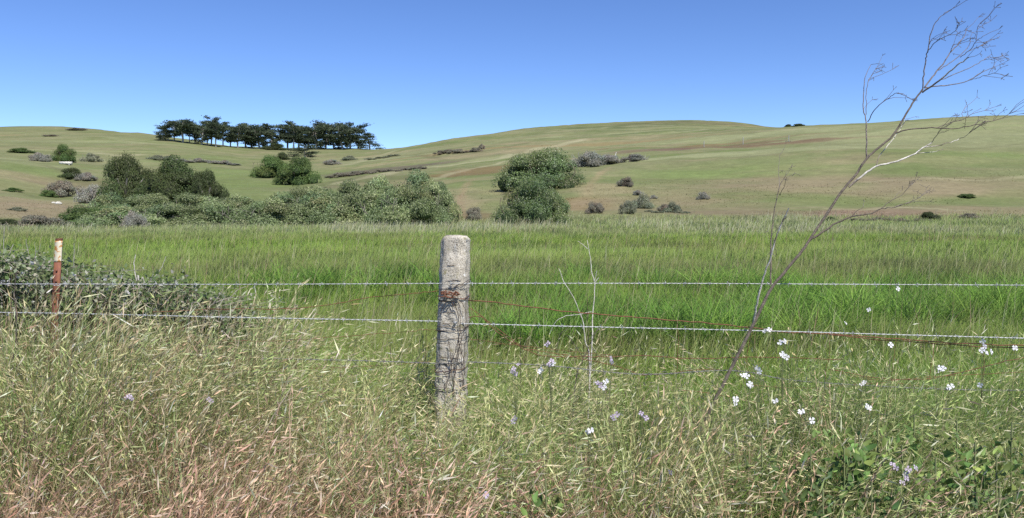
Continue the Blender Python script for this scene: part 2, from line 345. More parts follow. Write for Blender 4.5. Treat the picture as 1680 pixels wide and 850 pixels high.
def tube(pts, r, sides=6, cap=True):
    pts = np.asarray(pts, float); n = len(pts); r = np.broadcast_to(np.asarray(r, float), (n,))
    T = np.gradient(pts, axis=0); T /= np.linalg.norm(T, axis=1, keepdims=True)+1e-12
    up = np.array([0, 0, 1.0]) if abs(T[0][2]) < 0.9 else np.array([1.0, 0, 0])
    V = []; s = np.cross(T[0], up); s /= np.linalg.norm(s)
    for i in range(n):
        s = s - T[i]*np.dot(s, T[i]); s /= np.linalg.norm(s)+1e-12; b = np.cross(T[i], s)
        a = np.arange(sides)*2*math.pi/sides
        V.append(pts[i] + r[i]*(np.cos(a)[:, None]*s + np.sin(a)[:, None]*b))
    V = np.concatenate(V); Q = []
    for i in range(n-1):
        for k in range(sides):
            k2 = (k+1) % sides; Q.append((i*sides+k, i*sides+k2, (i+1)*sides+k2, (i+1)*sides+k))
    return V, np.array(Q)
# ------------------------------------------------------------------ meadow grass (stuff)
FENCE_D = 3.8
acc = Acc()
def zone(N, D0, D1, umax=0.74, p=1.0):
    # denser near the camera: uniform in log depth
    l = rng.uniform(0, 1, N); D = D0*(D1/D0)**l
    u = rng.uniform(-umax, umax, N); return u*D, D
def meadow(N, D0, D1, h0, h1, w0, w1, segs):
    X, Y = zone(N, D0, D1)
    n = fbm(X/2.5, Y/2.5, 61, 3); n2 = fbm(X/7, Y/5, 62, 3); n3 = fbm(X/0.5, Y/0.5, 64, 2)
    t = (np.log(Y)-math.log(D0))/math.log(D1/D0)
    H = (h0+(h1-h0)*t)*(0.55+0.9*n)*rng.uniform(0.6, 1.25, N)
    W = (w0+(w1-w0)*t)*rng.uniform(0.6, 1.4, N)
    band = fbm(X/14, Y/3.0, 63, 3)
    c = pick([(.150,.245,.034), (.20,.30,.045), (.105,.180,.026), (.27,.32,.09), (.28,.26,.11)], N, [4, 3.2, 2.5, 1.2, .5], .16)
    # olive / seed-head bands
    ol = np.clip(sstep(.50, .66, band)*.75 + 0.55*sstep(15, 18, Y)*(1-sstep(23, 28, Y)), 0, .8)*rng.uniform(0.3, 1, N)
    c = c*(1-ol[:, None]) + np.array([.195, .215, .075])*ol[:, None]
    def bandc(c, y0, y1, col, a, e=.12):
        D0_, D1_ = 1.25*FPX/(y1-HOR), 1.25*FPX/(y0-HOR); w = sstep(D0_*(1-e), D0_*(1+e), Y*(1+.25*(n2-.5)))*(1-sstep(D1_*(1-e), D1_*(1+e), Y*(1+.25*(n2-.5))))*a*(.45+1.1*n)
        w = np.clip(w, 0, 1)*rng.uniform(.5, 1, N); return c*(1-w[:, None])+np.array(col)*w[:, None]
    c = bandc(c, 424, 450, (.165,.180,.075), .6)
    c = bandc(c, 464, 478, (.105,.170,.036), .45)
    c = bandc(c, 485, 530, (.155,.25,.05), .5)
    c = bandc(c, 395, 420, (.23,.33,.075), .6)
    rp = sstep(1450, 1600, X/Y*FPX+CX)*bandc(np.zeros((N, 3)), 468, 500, (1, 1, 1), 1.)[:, 0]; c = c*(1-rp[:, None]*.7)+np.array([.13,.11,.05])*rp[:, None]*.7
    br = sstep(.58, .70, n2)*.35*rng.uniform(0, 1, N)
    c = c*(1-br[:, None]) + np.array([.17, .125, .06])*br[:, None]
    lush = sstep(8, 10, Y)*(1-sstep(14, 16, Y))*sstep(.0, .3, X/Y+.08)
    lk = lush*sstep(.42, .6, n3)
    H = H*(1+.5*lk); c = c*(1-lk[:, None]*.5) + np.array([.085, .165, .03])*(lk[:, None]*.5)
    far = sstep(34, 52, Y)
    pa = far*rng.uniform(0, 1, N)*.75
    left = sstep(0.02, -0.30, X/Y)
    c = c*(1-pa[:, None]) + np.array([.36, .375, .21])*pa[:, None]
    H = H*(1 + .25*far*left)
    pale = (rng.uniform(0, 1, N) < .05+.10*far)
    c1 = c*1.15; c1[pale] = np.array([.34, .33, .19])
    P = np.stack([X, Y, height(X, Y)-0.01], -1)
    az = rng.normal(0.0, 1.3, N)
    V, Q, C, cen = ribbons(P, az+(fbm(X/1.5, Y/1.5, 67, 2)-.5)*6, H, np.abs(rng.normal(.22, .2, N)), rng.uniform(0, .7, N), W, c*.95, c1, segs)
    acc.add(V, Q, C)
    return
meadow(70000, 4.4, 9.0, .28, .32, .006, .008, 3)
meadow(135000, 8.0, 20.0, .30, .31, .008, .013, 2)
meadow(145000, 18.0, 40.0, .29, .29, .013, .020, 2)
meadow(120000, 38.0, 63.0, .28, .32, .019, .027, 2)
# lush leafy clumps and stray seeding stalks
K = 1500; cy = 8.2*(16.0/8.2)**rng.uniform(0, 1, K); cx = rng.uniform(-.62, .70, K)*cy
pxx = cx/cy*FPX+CX; keepc = (fbm(cx/1.8, cy/1.2, 66, 2) > .52) & (rng.uniform(0, 1, K) < np.interp(pxx, [400, 560, 760, 900, 1700], [.1, .45, .45, .95, .95])); cx, cy = cx[keepc], cy[keepc]
nb = 42; N = len(cx)*nb; X = np.repeat(cx, nb)+rng.normal(0, .10, N); Y = np.repeat(cy, nb)+rng.normal(0, .10, N)
hs_ = np.repeat(rng.uniform(.42, .78, len(cx)), nb); cc_ = np.repeat(pick([(.14,.27,.04), (.20,.33,.06), (.085,.175,.03), (.12,.22,.035)], len(cx)), nb, 0)*np.exp(rng.normal(0, .14, (N, 1)))
P = np.stack([X, Y, height(X, Y)-.01], -1)
V, Q, C, _ = ribbons(P, rng.uniform(0, 6.28, N), hs_*rng.uniform(.6, 1.15, N), rng.uniform(.1, .6, N), rng.uniform(.1, .9, N), rng.uniform(.010, .020, N), cc_*.85, cc_*1.15, 3); acc.add(V, Q, C)
N = 5000; X, Y = zone(N, 7, 60, .72); cc_ = pick([(.42,.40,.24), (.33,.34,.17), (.25,.19,.11)], N)
P = np.stack([X, Y, height(X, Y)], -1); V, Q, C, _ = ribbons(P, rng.normal(0, .8, N), rng.uniform(.45, .75, N), rng.uniform(0, .25, N), rng.uniform(0, .4, N), .004+.0004*Y, cc_*.8, cc_, 3); acc.add(V, Q, C)
N = 26000; Y = rng.uniform(44, 64, N); X = rng.uniform(-.72, .72, N)*Y; fr = fbm(X/5, Y/6, 69, 3); kk = rng.uniform(0, 1, N) < sstep(.40, .66, fr)*np.interp(X/Y*FPX+CX, [0, 100, 560, 760, 960, 1150, 1700], [.5, 1, 1, .8, .8, .6, .4]); X, Y, fr = X[kk], Y[kk], fr[kk]; N = len(X)
cc_ = pick([(.40,.41,.26), (.34,.36,.20), (.28,.31,.14), (.44,.42,.30)], N)
P = np.stack([X, Y, height(X, Y)], -1); V, Q, C, _ = ribbons(P, rng.normal(0, .9, N), rng.uniform(.22, .62, N)*(.25+1.3*fr), rng.uniform(0, .3, N), rng.uniform(0, .5, N), rng.uniform(.015, .03, N), cc_*.85, cc_, 3, tipw=.5); acc.add(V, Q, C)
mg = acc.build('meadow_grass', M_meadow)
tag(mg, 'lush green meadow grass filling the flat field behind the fence', 'grass', kind='stuff')

# ------------------------------------------------------------------ hillside grass (stuff)
acc = Acc()
N = 26000
X, Y = zone(N, 60, 105, .72); k_ = fbm(X/12, Y/8, 97, 3) > .45; X, Y = X[k_], Y[k_]; N = len(X)
P = np.stack([X, Y, height(X, Y)-.03], -1); c = ground_colour(X, Y)*np.exp(rng.normal(0, .08, (N, 1)))*1.15
pl = rng.uniform(0, 1, N) < .08; c[pl] = c[pl]*1.3
V, Q, C, _ = ribbons(P, rng.normal(math.pi/2, .6, N), (.09+.0001*Y)*rng.uniform(.5, 1.4, N), rng.normal(.5, .3, N), rng.uniform(0, .4, N),
                     (.06+.0006*Y)*rng.uniform(.5, 1.4, N), c, c, 1, tipw=.35, face=rng.normal(0, .6, N))
acc.add(V, Q, C)
tag(acc.build('hillside_grass', M_turf), 'short patchy green and tan grass covering the hill slopes', 'grass', kind='stuff')

# ------------------------------------------------------------------ roadside grass (stuff)
acc = Acc()
straw = [(.36,.30,.165), (.29,.25,.125), (.44,.38,.235), (.24,.165,.095)]
pink = [(.28,.175,.115), (.34,.23,.15), (.22,.135,.085), (.39,.30,.19)]
green = [(.11,.185,.035), (.155,.23,.055), (.075,.13,.028), (.19,.24,.08)]
def roadzone(N, D0=1.55, D1=5.0):
    Y = rng.uniform(D0**.5, D1**.5, N)**2
    X = rng.uniform(-1, 1, N)*(Y*.70+.25); return X, Y
def verge_h(X, Y):
    """canopy height of the dry verge"""
    pxx = X/Y*FPX+CX
    h = np.interp(pxx, [-200, 0, 300, 430, 520, 700, 800, 1000, 1150, 1300, 1700], [1.05, 1.02, 1.00, .92, .80, .80, .78, .74, .74, .80, .82])
    h = h*np.interp(Y, [1.5, 2.2, 3.0, 3.8], [.64, .80, .98, 1.06])
    return 1.10*h*(0.86+.28*fbm(X*2.2, Y*2.2, 70, 3))
def roadcol(X, Y, N, sets):
    """species mix: pinkish brome nearest the road, green towards fence & right"""
    pxx = X/Y*FPX+CX
    pk = np.clip(1-sstep(2.2, 3.2, Y + .9*(fbm(X*1.3, Y*1.3, 71, 3)-.5)*2), 0, 1)
    rt = sstep(950, 1350, pxx)
    patchg = sstep(.52, .68, fbm(X*1.7+5, Y*1.7, 72, 3))
    pg = np.clip(.22 + .55*patchg + .30*sstep(700, 900, pxx) + .30*rt + .12*sstep(2.8, 3.6, Y) - .34*pk, .08, .92)
    pp = np.clip(pk*(1-.55*rt), 0, 1)*(1-pg)
    u = rng.uniform(0, 1, N)
    cg = pick(green, N, None, .18); cp = pick(pink, N, None, .16); cs = pick(straw, N, [2, 3, 1, 2], .14)
    c = np.where((u < pg)[:, None], cg, np.where((u < pg+pp)[:, None], cp, cs))
    return c, u < pg, pk
# leaf blades, in tufts that share a lean
def tuftfield(X, Y, sc=2.2, seed=80):
    """slowly turning lean direction and amount, so that neighbours bend together"""
    a = fbm(X*sc, Y*sc, seed, 2)*math.pi*5.0 + fbm(X*sc*3, Y*sc*3, seed+3, 2)*3
    return a, fbm(X*sc*1.5+9, Y*sc*1.5, seed+7, 2)
def gaps(X, Y, amt):
    n = fbm(X*3.1+3, Y*3.1, 88, 3); pxx = X/Y*FPX+CX
    lim = .42 + .08*sstep(800, 1200, pxx)
    return rng.uniform(0, 1, len(X)) < (1-amt) + amt*sstep(lim+.02, lim+.09, n)
def cull(X, Y, amt):
    k = (~((Y > 4.3) & (rng.uniform(0, 1, len(X)) < sstep(4.3, 5.0, Y)))) & gaps(X, Y, amt); return X[k], Y[k]
def blades(N, hlo, hhi, wlo, whi, bright, leanm=.22, D0=1.55, D1=5.0):
    X, Y = roadzone(N, D0, D1); X, Y = cull(X, Y, .85); N = len(X)
    c, isg, pk = roadcol(X, Y, N, None); c = c*bright; c[~isg] = c[~isg]*.85
    ta, tl = tuftfield(X, Y)
    H = verge_h(X, Y)*rng.uniform(hlo, hhi, N)
    P = np.stack([X, Y, height(X, Y)-.01], -1)
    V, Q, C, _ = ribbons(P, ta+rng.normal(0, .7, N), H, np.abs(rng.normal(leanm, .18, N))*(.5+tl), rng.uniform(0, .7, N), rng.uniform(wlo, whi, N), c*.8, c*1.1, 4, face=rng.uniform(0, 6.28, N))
    acc.add(V, Q, C)
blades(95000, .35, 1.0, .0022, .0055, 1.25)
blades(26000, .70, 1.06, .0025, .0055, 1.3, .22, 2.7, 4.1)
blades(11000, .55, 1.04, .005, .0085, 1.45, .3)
# flowering stems with drooping seed heads
def headstems(N, nS, Lr, Wr, hr, droopr, Dr=(1.55, 5.0), colour=None, spread=.42, amt=.85, xr=None, t0=.70):
    spread = spread*.72
    X, Y = roadzone(N, *Dr)
    if xr: k = (X/Y*FPX+CX > xr[0]) & (X/Y*FPX+CX < xr[1]); X, Y = X[k], Y[k]
    X, Y = cull(X, Y, amt); N = len(X); k = rng.uniform(0, 1, N) < np.interp(X/Y*FPX+CX, [700, 1000, 1300], [1, .72, .55]); X, Y = X[k], Y[k]; N = len(X)
    c, isg, pk = roadcol(X, Y, N, None)
    if colour is not None: isg = np.zeros(N, bool); pk = pk*0
    ta, tl = tuftfield(X, Y)
    H = verge_h(X, Y)*rng.uniform(hr[0], hr[1], N)
    wind = rng.uniform(0, 1, N) < .3
    az = np.where(wind, rng.normal(-.1, .6, N), ta+rng.normal(0, .5, N)); lean = np.abs(rng.normal(.10, .12, N))*(.5+tl); droop = rng.uniform(droopr[0], droopr[1], N)
    P = np.stack([X, Y, height(X, Y)-.01], -1)
    V, Q, C, cen = ribbons(P, az, H, lean, droop, np.full(N, .0024), c*.8, c, 6, face=rng.uniform(0, 6.28, N), tipw=.5)
    acc.add(V, Q, C)
    big = np.exp(rng.normal(0, .25, N))
    for k in range(nS):
        t = t0 + (1-t0)*k/(nS-1); f = t*6; i = np.minimum(int(f), 5); a = f-i
        b = cen[:, i]*(1-a)+cen[:, i+1]*a
        tang = cen[:, i+1]-cen[:, i]; tang /= np.linalg.norm(tang, axis=1, keepdims=True)
        keep = rng.uniform(0, 1, N) < .85
        d = tang*1.2 + rng.normal(0, spread, (N, 3)) + np.array([.12, 0, -.55])*(.4+t)*rng.uniform(0, 1.3, N)[:, None]
        L = rng.uniform(Lr[0], Lr[1], N)*big
        cs = pick([(.46,.41,.26), (.36,.32,.18), (.60,.56,.42), (.30,.22,.14)], N, [3, 3, 1.2, 1.6], .16)
        cp = pick([(.40,.27,.19), (.32,.20,.135), (.55,.44,.33), (.25,.14,.09)], N, None, .15)
        cg = pick([(.24,.28,.11), (.34,.36,.17), (.52,.51,.34)], N, None, .15)
        col = np.where(isg[:, None], cg, np.where((rng.uniform(0, 1, N) < pk)[:, None], cp, cs))
        col = np.clip(col*1.12, 0, .8)
        V, Q, C = spikelets(b[keep], d[keep], L[keep], rng.uniform(Wr[0], Wr[1], N)[keep], col[keep])
        acc.add(V, Q, C)
headstems(12000, 7, (.018, .038), (.0022, .0045), (.62, 1.08), (.0, .5))
headstems(5600, 6, (.034, .064), (.0040, .0070), (.75, 1.14), (.0, .6), spread=.28)
headstems(1500, 7, (.045, .075), (.0050, .0080), (.85, 1.10), (.3, .8), (2.3, 3.8), spread=.25, xr=(430, 1750))
headstems(4200, 6, (.040, .070), (.0040, .0070), (.90, 1.10), (.0, .45), (3.0, 4.5), spread=.30, xr=(-200, 470))
# fine upright pinkish brome plumes nearest the road
headstems(7500, 8, (.020, .036), (.0022, .0038), (.55, .98), (.0, .25), (1.6, 2.9), spread=.20)
# arching tussocks whose stems lean together and carry heavy heads
for kk in range(330):
    Yc = rng.uniform(1.9**.5, 4.2**.5)**2; Xc = rng.uniform(-1, 1)*(Yc*.68); n = rng.integers(9, 20); az0 = rng.normal(-.15, .9) + (math.pi if rng.uniform() < .22 else 0)
    X = Xc+rng.normal(0, .035, n); Y = Yc+rng.normal(0, .035, n); pxx = Xc/Yc*FPX+CX
    H = verge_h(X, Y)*rng.uniform(.85, 1.12, n); az = az0+rng.normal(0, .35, n); dr = rng.uniform(.10, .62, n)
    pinkish = rng.uniform() < np.clip(1.1-(Yc-1.9)/1.2, 0, .8)*(.5 if pxx > 1100 else 1)
    base = pick([(.36,.24,.16), (.42,.29,.20)] if pinkish else [(.44,.39,.23), (.34,.34,.16), (.26,.31,.12)], 1, None, .12)
    cst = base*np.exp(rng.normal(0, .10, (n, 1))); hd = np.clip(base*1.45, 0, .75)
    V, Q, C, cen = ribbons(np.stack([X, Y, height(X, Y)-.01], -1), az, H, np.abs(rng.normal(.14, .08, n)), dr, np.full(n, .0028), cst*.8, cst, 8, face=az+math.pi/2+rng.normal(0, .5, n), tipw=.5); acc.add(V, Q, C)
    nbl = n; az2 = az0+rng.normal(0, 1.2, nbl); V, Q, C, _ = ribbons(np.stack([X, Y, height(X, Y)-.01], -1), az2, H*.6, rng.uniform(.1, .5, nbl), rng.uniform(.2, .9, nbl), rng.uniform(.004, .007, nbl), cst*.7, cst*.9, 4, face=az2+math.pi/2+rng.normal(0, .4, nbl)); acc.add(V, Q, C)
    for t in np.linspace(.72, 1.0, 8):
        f = t*8; i = min(int(f), 7); b = cen[:, i]*(1-f+i)+cen[:, i+1]*(f-i); tg = cen[:, i+1]-cen[:, i]; tg /= np.linalg.norm(tg, axis=1, keepdims=True)
        V, Q, C = spikelets(b, tg*1.3+rng.normal(0, .22, (n, 3))+np.array([0, 0, -.3]), rng.uniform(.022, .045, n), rng.uniform(.003, .0055, n), hd*np.exp(rng.normal(0, .15, (n, 1)))); acc.add(V, Q, C)
# plump wild-oat spikelets in pockets
for (qx, qy, qD, n) in [(1110,690,3.1,70), (1140,660,3.3,60), (1160,720,3.0,60), (1090,650,3.5,40), (60,640,3.3,90), (120,620,3.4,90), (40,680,3.0,70), (420,640,3.3,60), (250,620,3.5,90), (1330,560,3.7,30), (560,650,3.3,40)]:
    p = at(qx, qy, qD); b = p + rng.normal(0, 1, (n, 3))*np.array([.09, .15, .045])
    d = np.array([.2, 0, -1.0]) + rng.normal(0, .3, (n, 3))
    V, Q, C = spikelets(b, d, rng.uniform(.018, .028, n), rng.uniform(.006, .010, n), pick([(.55,.47,.24), (.48,.42,.22)], n)); acc.add(V, Q, C)
    H = b[:, 2]+.02; V, Q, C, _ = ribbons(np.stack([b[:, 0], b[:, 1], 0*H], -1), rng.uniform(0, 6.28, n), H, np.zeros(n), np.zeros(n), np.full(n, .002), pick(straw, n), pick(straw, n), 2)
    acc.add(V, Q, C)
tag(acc.build('roadside_grass', M_grass), 'dry straw and pinkish seeding grass crowding the foreground verge', 'grass', kind='stuff')

# ------------------------------------------------------------------ shrubs and trees
def lumps(n, flat=.8, seed=0, spread=.55):
    r = np.random.default_rng(seed); n = int(n*1.7); out = [(r.normal(0, .05), r.normal(0, .05), .30, .46)]
    m = n//3
    for i in range(m):
        a = (i+r.uniform(-.35, .35))*6.28/m; q = spread*r.uniform(.85, 1.2); sz = r.uniform(.24, .34)
        out.append((q*math.cos(a), q*math.sin(a), sz*r.uniform(.4, 1.0), sz))
    for i in range(n-1-m):
        a = r.uniform(0, 6.28); q = r.uniform(.05, .95); sz = r.uniform(.15, .28)
        out.append((q*spread*math.cos(a), q*spread*math.sin(a), flat*.72*math.sqrt(max(1-(q*.85)**2.2, 0))*r.uniform(.8, 1.08), sz))
    return out
def crown_mesh(name, seed, nl, nleaf, leaf, cols, flat=1.0, spread=.55, wts=None, core=True, corecol=None, squash=.85, linear=True):
    """unit crown: radius about 1 (x,y), height about 1 (z), floor at 0: leafy lumps made of many small leaves"""
    r = np.random.default_rng(seed); L = lumps(nl, flat, seed, spread)
    a = Acc(); nleaf = int(nleaf*2.3); per = int(nleaf/sum((q[3]/.35)**2 for q in L)); cols = np.array(cols)
    for (x, y, z, s) in L:
        n = int(per*(s/.35)**2)
        d = r.normal(size=(n, 3)); d /= np.linalg.norm(d, axis=1, keepdims=True); d[:, 2] = np.where(d[:, 2] < -.3, -d[:, 2]*.6, d[:, 2])
        cl = vnoise(d[:, 0]*4.5+x*31+seed, d[:, 1]*4.5+d[:, 2]*3.7+y*17, seed)+.5*vnoise(d[:, 0]*10+x*31, d[:, 1]*10+d[:, 2]*9, seed+5)
        rad = s*(.72 + .36*cl + r.normal(0, .05, n) + (r.uniform(0, 1, n) < .12)*r.uniform(.02, .3, n))
        p = np.array([x, y, z]) + d*rad[:, None]*np.array([1, 1, squash])
        kk = r.uniform(0, 1, n) < .35 + .65*sstep(.45, .85, cl); p = p[kk]; d = d[kk]; n = len(p)
        p[:, 2] = np.abs(p[:, 2])
        nrm = d + r.normal(0, .75, (n, 3)); nrm /= np.linalg.norm(nrm, axis=1, keepdims=True)
        t = np.cross(nrm, r.normal(size=(n, 3))); t /= np.linalg.norm(t, axis=1, keepdims=True); b = np.cross(nrm, t)
        sz = .62*leaf*r.uniform(.6, 1.5, n)[:, None]
        V = np.stack([p - t*sz, p - b*sz*.55, p + t*sz, p + b*sz*.55], 1).reshape(-1, 3)
        ci = r.choice(len(cols), n, p=None if wts is None else np.array(wts)/sum(wts))
        lc = cols[ci]*np.exp(r.normal(0, .14, (n, 1)))*np.exp(r.normal(0, .13))*np.array([math.exp(r.normal(0, .08)), 1, 1])
        a.add(V, np.arange(n*4).reshape(-1, 4), np.repeat(lc, 4, 0))
        if core:  # inner core coloured darker than the leaves: painted shade inside the crown
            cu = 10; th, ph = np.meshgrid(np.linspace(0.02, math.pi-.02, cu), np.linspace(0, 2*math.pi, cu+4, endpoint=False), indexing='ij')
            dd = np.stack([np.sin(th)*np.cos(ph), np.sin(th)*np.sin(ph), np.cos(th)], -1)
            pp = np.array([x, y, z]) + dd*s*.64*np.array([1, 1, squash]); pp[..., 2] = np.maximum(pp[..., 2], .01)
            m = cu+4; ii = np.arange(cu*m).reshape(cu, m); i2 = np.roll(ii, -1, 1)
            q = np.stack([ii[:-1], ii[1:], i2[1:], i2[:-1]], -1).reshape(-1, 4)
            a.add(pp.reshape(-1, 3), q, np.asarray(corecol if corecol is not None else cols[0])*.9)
    o = a.build(name, M_leaf, link=False)
    # normalise so that the crown fills radius 1 in x and height 1
    me = o.data; co = np.empty(len(me.vertices)*3, dtype=np.float32); me.vertices.foreach_get('co', co); co = co.reshape(-1, 3)
    lo, hi = np.percentile(co, .7, axis=0), np.percentile(co, 99.3, axis=0)
    co[:, 0] = (co[:, 0]-(lo[0]+hi[0])/2)/((hi[0]-lo[0])/2); co[:, 1] = (co[:, 1]-(lo[1]+hi[1])/2)/((hi[1]-lo[1])/2); co[:, 2] /= hi[2]
    me.vertices.foreach_set('co', co.ravel()); me.update()
    return o
def stems_mesh(name, seed, n, h0, h1, r0, c, spread=.7, forks=1, mat=None, lean=.3):
    """a spray of woody stems, unit crown space"""
    r = np.random.default_rng(seed); a = Acc()
    for i in range(n):
        x, y = r.uniform(-spread, spread, 2); an = r.uniform(0, 6.28); h = r.uniform(h0, h1); l = r.uniform(0, lean)
        p = np.array([[0, 0, -.05], [x*.7, y*.7, h*.4], [x+l*math.cos(an)*.5, y+l*math.sin(an)*.5, h*.75], [x+l*math.cos(an), y+l*math.sin(an), h]])
        p = smooth_path(p, 2); V, Q = tube(p, np.linspace(r0, r0*.35, len(p)), 4); a.add(V, Q, np.array(c)*r.uniform(.8, 1.2))
        for f in range(forks):
            k = r.integers(2, len(p)-1); e = p[k] + np.array([r.normal(0, .18), r.normal(0, .18), r.uniform(.08, .25)])
            V, Q = tube([p[k], (p[k]+e)/2+r.normal(0, .02, 3), e], [r0*.5, r0*.35, r0*.2], 4); a.add(V, Q, np.array(c)*r.uniform(.8, 1.2))
    return a.build(name, mat or M_bark, link=False)
willow_c = [(.170,.220,.085), (.215,.265,.12), (.27,.31,.17), (.115,.160,.056), (.33,.355,.21)]
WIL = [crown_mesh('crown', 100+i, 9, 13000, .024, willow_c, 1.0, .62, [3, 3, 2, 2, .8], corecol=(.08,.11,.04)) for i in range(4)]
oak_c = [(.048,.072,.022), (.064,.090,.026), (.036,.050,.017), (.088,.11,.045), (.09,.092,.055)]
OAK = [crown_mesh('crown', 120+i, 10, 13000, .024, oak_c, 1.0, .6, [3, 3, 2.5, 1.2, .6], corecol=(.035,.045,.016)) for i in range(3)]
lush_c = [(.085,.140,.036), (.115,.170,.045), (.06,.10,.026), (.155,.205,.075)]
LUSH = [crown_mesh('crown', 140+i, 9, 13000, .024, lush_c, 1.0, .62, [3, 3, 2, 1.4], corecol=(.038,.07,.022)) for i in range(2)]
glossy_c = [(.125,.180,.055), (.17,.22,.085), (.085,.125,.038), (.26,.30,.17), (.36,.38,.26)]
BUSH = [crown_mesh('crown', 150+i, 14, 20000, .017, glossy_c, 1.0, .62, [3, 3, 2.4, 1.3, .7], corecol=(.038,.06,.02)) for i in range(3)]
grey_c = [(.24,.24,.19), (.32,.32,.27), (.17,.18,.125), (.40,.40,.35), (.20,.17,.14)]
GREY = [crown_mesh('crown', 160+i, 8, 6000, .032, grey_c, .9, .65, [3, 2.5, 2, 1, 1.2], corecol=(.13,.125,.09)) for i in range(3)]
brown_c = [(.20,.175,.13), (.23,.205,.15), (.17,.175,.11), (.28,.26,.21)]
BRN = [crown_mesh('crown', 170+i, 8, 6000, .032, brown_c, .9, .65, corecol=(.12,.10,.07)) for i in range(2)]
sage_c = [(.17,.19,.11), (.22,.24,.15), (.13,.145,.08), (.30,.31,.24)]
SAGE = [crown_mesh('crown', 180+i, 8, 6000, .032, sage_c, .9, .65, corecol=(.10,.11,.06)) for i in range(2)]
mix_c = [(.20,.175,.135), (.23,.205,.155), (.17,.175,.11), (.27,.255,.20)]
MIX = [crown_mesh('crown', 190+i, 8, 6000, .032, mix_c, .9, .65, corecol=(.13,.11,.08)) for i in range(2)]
FAM = dict(mix=MIX, wil=WIL, oak=OAK, lush=LUSH, bush=BUSH, grey=GREY, brn=BRN, sage=SAGE)
WOODC = dict(mix=(.24,.20,.17), wil=(.20,.18,.15), oak=(.26,.24,.21), lush=(.14,.11,.08), bush=(.16,.13,.10), grey=(.36,.34,.32), brn=(.20,.15,.12), sage=(.22,.20,.17))
WOOD = {k: stems_mesh('woody_stems', 200+i, 12 if k != 'grey' else 34, .7 if k != 'grey' else .8, 1.0 if k != 'grey' else 1.18, .016, WOODC[k], .75) for i, k in enumerate(FAM)}
_cnt = {}
def shrub(fam, cx, base, wpx, top, label, cat='shrub', group=None, name='shrub', D=None, depth=1.0, hmul=1.0):
    if D is None: p, D = hit(cx, base)
    else:
        p = at(cx, base, D); p[2] = float(height(p[0], D))
    zt = at(cx, top, D)[2]; h = max(zt-p[2], .3)*hmul; rad = wpx/2/FPX*D
    i = _cnt.get(fam, 0); _cnt[fam] = i+1
    rz = [0.3, 2.2, 4.0, 5.2, 1.2][i % 5]
    e = empty(name, p - np.array([0, 0, .17*h]), label, cat, group, 0)
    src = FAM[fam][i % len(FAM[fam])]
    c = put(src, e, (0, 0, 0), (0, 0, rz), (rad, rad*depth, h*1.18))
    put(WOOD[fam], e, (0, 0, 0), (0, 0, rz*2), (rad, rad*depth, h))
    return e
def brushrow(fam, x0, x1, base0, base1, hpx, label, group, name='hill_brush'):
    n = max(2, int(abs(x1-x0)/(hpx*1.6))); pc, Dc = hit((x0+x1)/2, (base0+base1)/2)
    e = empty(name, pc, label, 'shrub', group)
    for k in range(n):
        f = (k+.5)/n; p, D = hit(x0+(x1-x0)*f, base0+(base1-base0)*f + rng.normal(0, .6)); D = D if abs(D-Dc) < 25 else Dc; h = hpx/FPX*D*rng.uniform(.35, 1.0)
        rad = abs(x1-x0)/n*.85/FPX*D; put(FAM[fam][k % len(FAM[fam])], e, p-pc-np.array([0, 0, h*.12]), (0, 0, k*1.9), (rad, rad, h)).name = 'clump'
        put(WOOD[fam], e, p-pc-np.array([0, 0, h*.12]), (0, 0, k*2.9), (rad, rad, h))
    return e
ORD = ['first','second','third','fourth','fifth','sixth','seventh','eighth','ninth','tenth','eleventh','twelfth','thirteenth','fourteenth','fifteenth','sixteenth','seventeenth','eighteenth','nineteenth','twentieth','twenty-first','twenty-second','twenty-third','twenty-fourth']
front = [(212,385,115,348),(290,386,118,345),(370,386,115,338),(450,386,115,338),(527,386,110,330),(600,386,115,324),(662,384,110,316),(712,382,64,314)]
for k, (cx, b, wd, tp) in enumerate(front):
    wd *= 1.3; tp -= 9
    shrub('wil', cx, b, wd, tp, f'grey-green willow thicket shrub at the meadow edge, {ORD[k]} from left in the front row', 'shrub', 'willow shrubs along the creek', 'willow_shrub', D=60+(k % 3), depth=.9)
back = [(180,362,90,324),(245,361,105,324),(320,361,100,324),(388,361,80,326),(455,360,105,323),(515,358,95,312),(572,356,95,304),(628,354,100,298),(684,352,95,290),(714,356,58,302)]
for k, (cx, b, wd, tp) in enumerate(back):
    wd *= 1.3; tp -= 4
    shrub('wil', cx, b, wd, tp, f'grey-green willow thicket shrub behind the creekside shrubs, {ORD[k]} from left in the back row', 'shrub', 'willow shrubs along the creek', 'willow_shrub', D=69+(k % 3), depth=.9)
# left end of the thicket
shrub('brn', 62, 392, 105, 354, 'dark leafless-looking shrub with grey dead stems at the meadow edge, far left', 'shrub', name='scrub_bush', D=58)
shrub('oak', 22, 392, 60, 360, 'low dark green bush at the far left end of the meadow edge', 'shrub', name='scrub_bush', D=60)
shrub('lush', 150, 388, 90, 340, 'bright green bush left of the grey-green thicket', 'shrub', name='scrub_bush', D=64)
shrub('lush', 118, 391, 60, 362, 'small mid green bush between the dark scrub and the bright green bush', 'shrub', name='scrub_bush', D=60)
shrub('grey', 222, 386, 44, 348, 'pale grey dead brush in front of the willow thicket', 'shrub', name='dead_brush', D=57)
shrub('grey', 160, 332, 66, 305, 'grey brush in the gully below the dark oaks', 'shrub', name='dead_brush')
shrub('brn', 105, 322, 60, 297, 'purplish brown brush on the left bank above the bare slope', 'shrub', name='dead_brush')
shrub('lush', 79, 323, 26, 312, 'small dark green bush alone on the brown left bank', 'shrub', name='scrub_bush')
shrub('oak', 118, 292, 40, 276, 'low dark bush in the left gully below the white trough', 'shrub', name='scrub_bush')
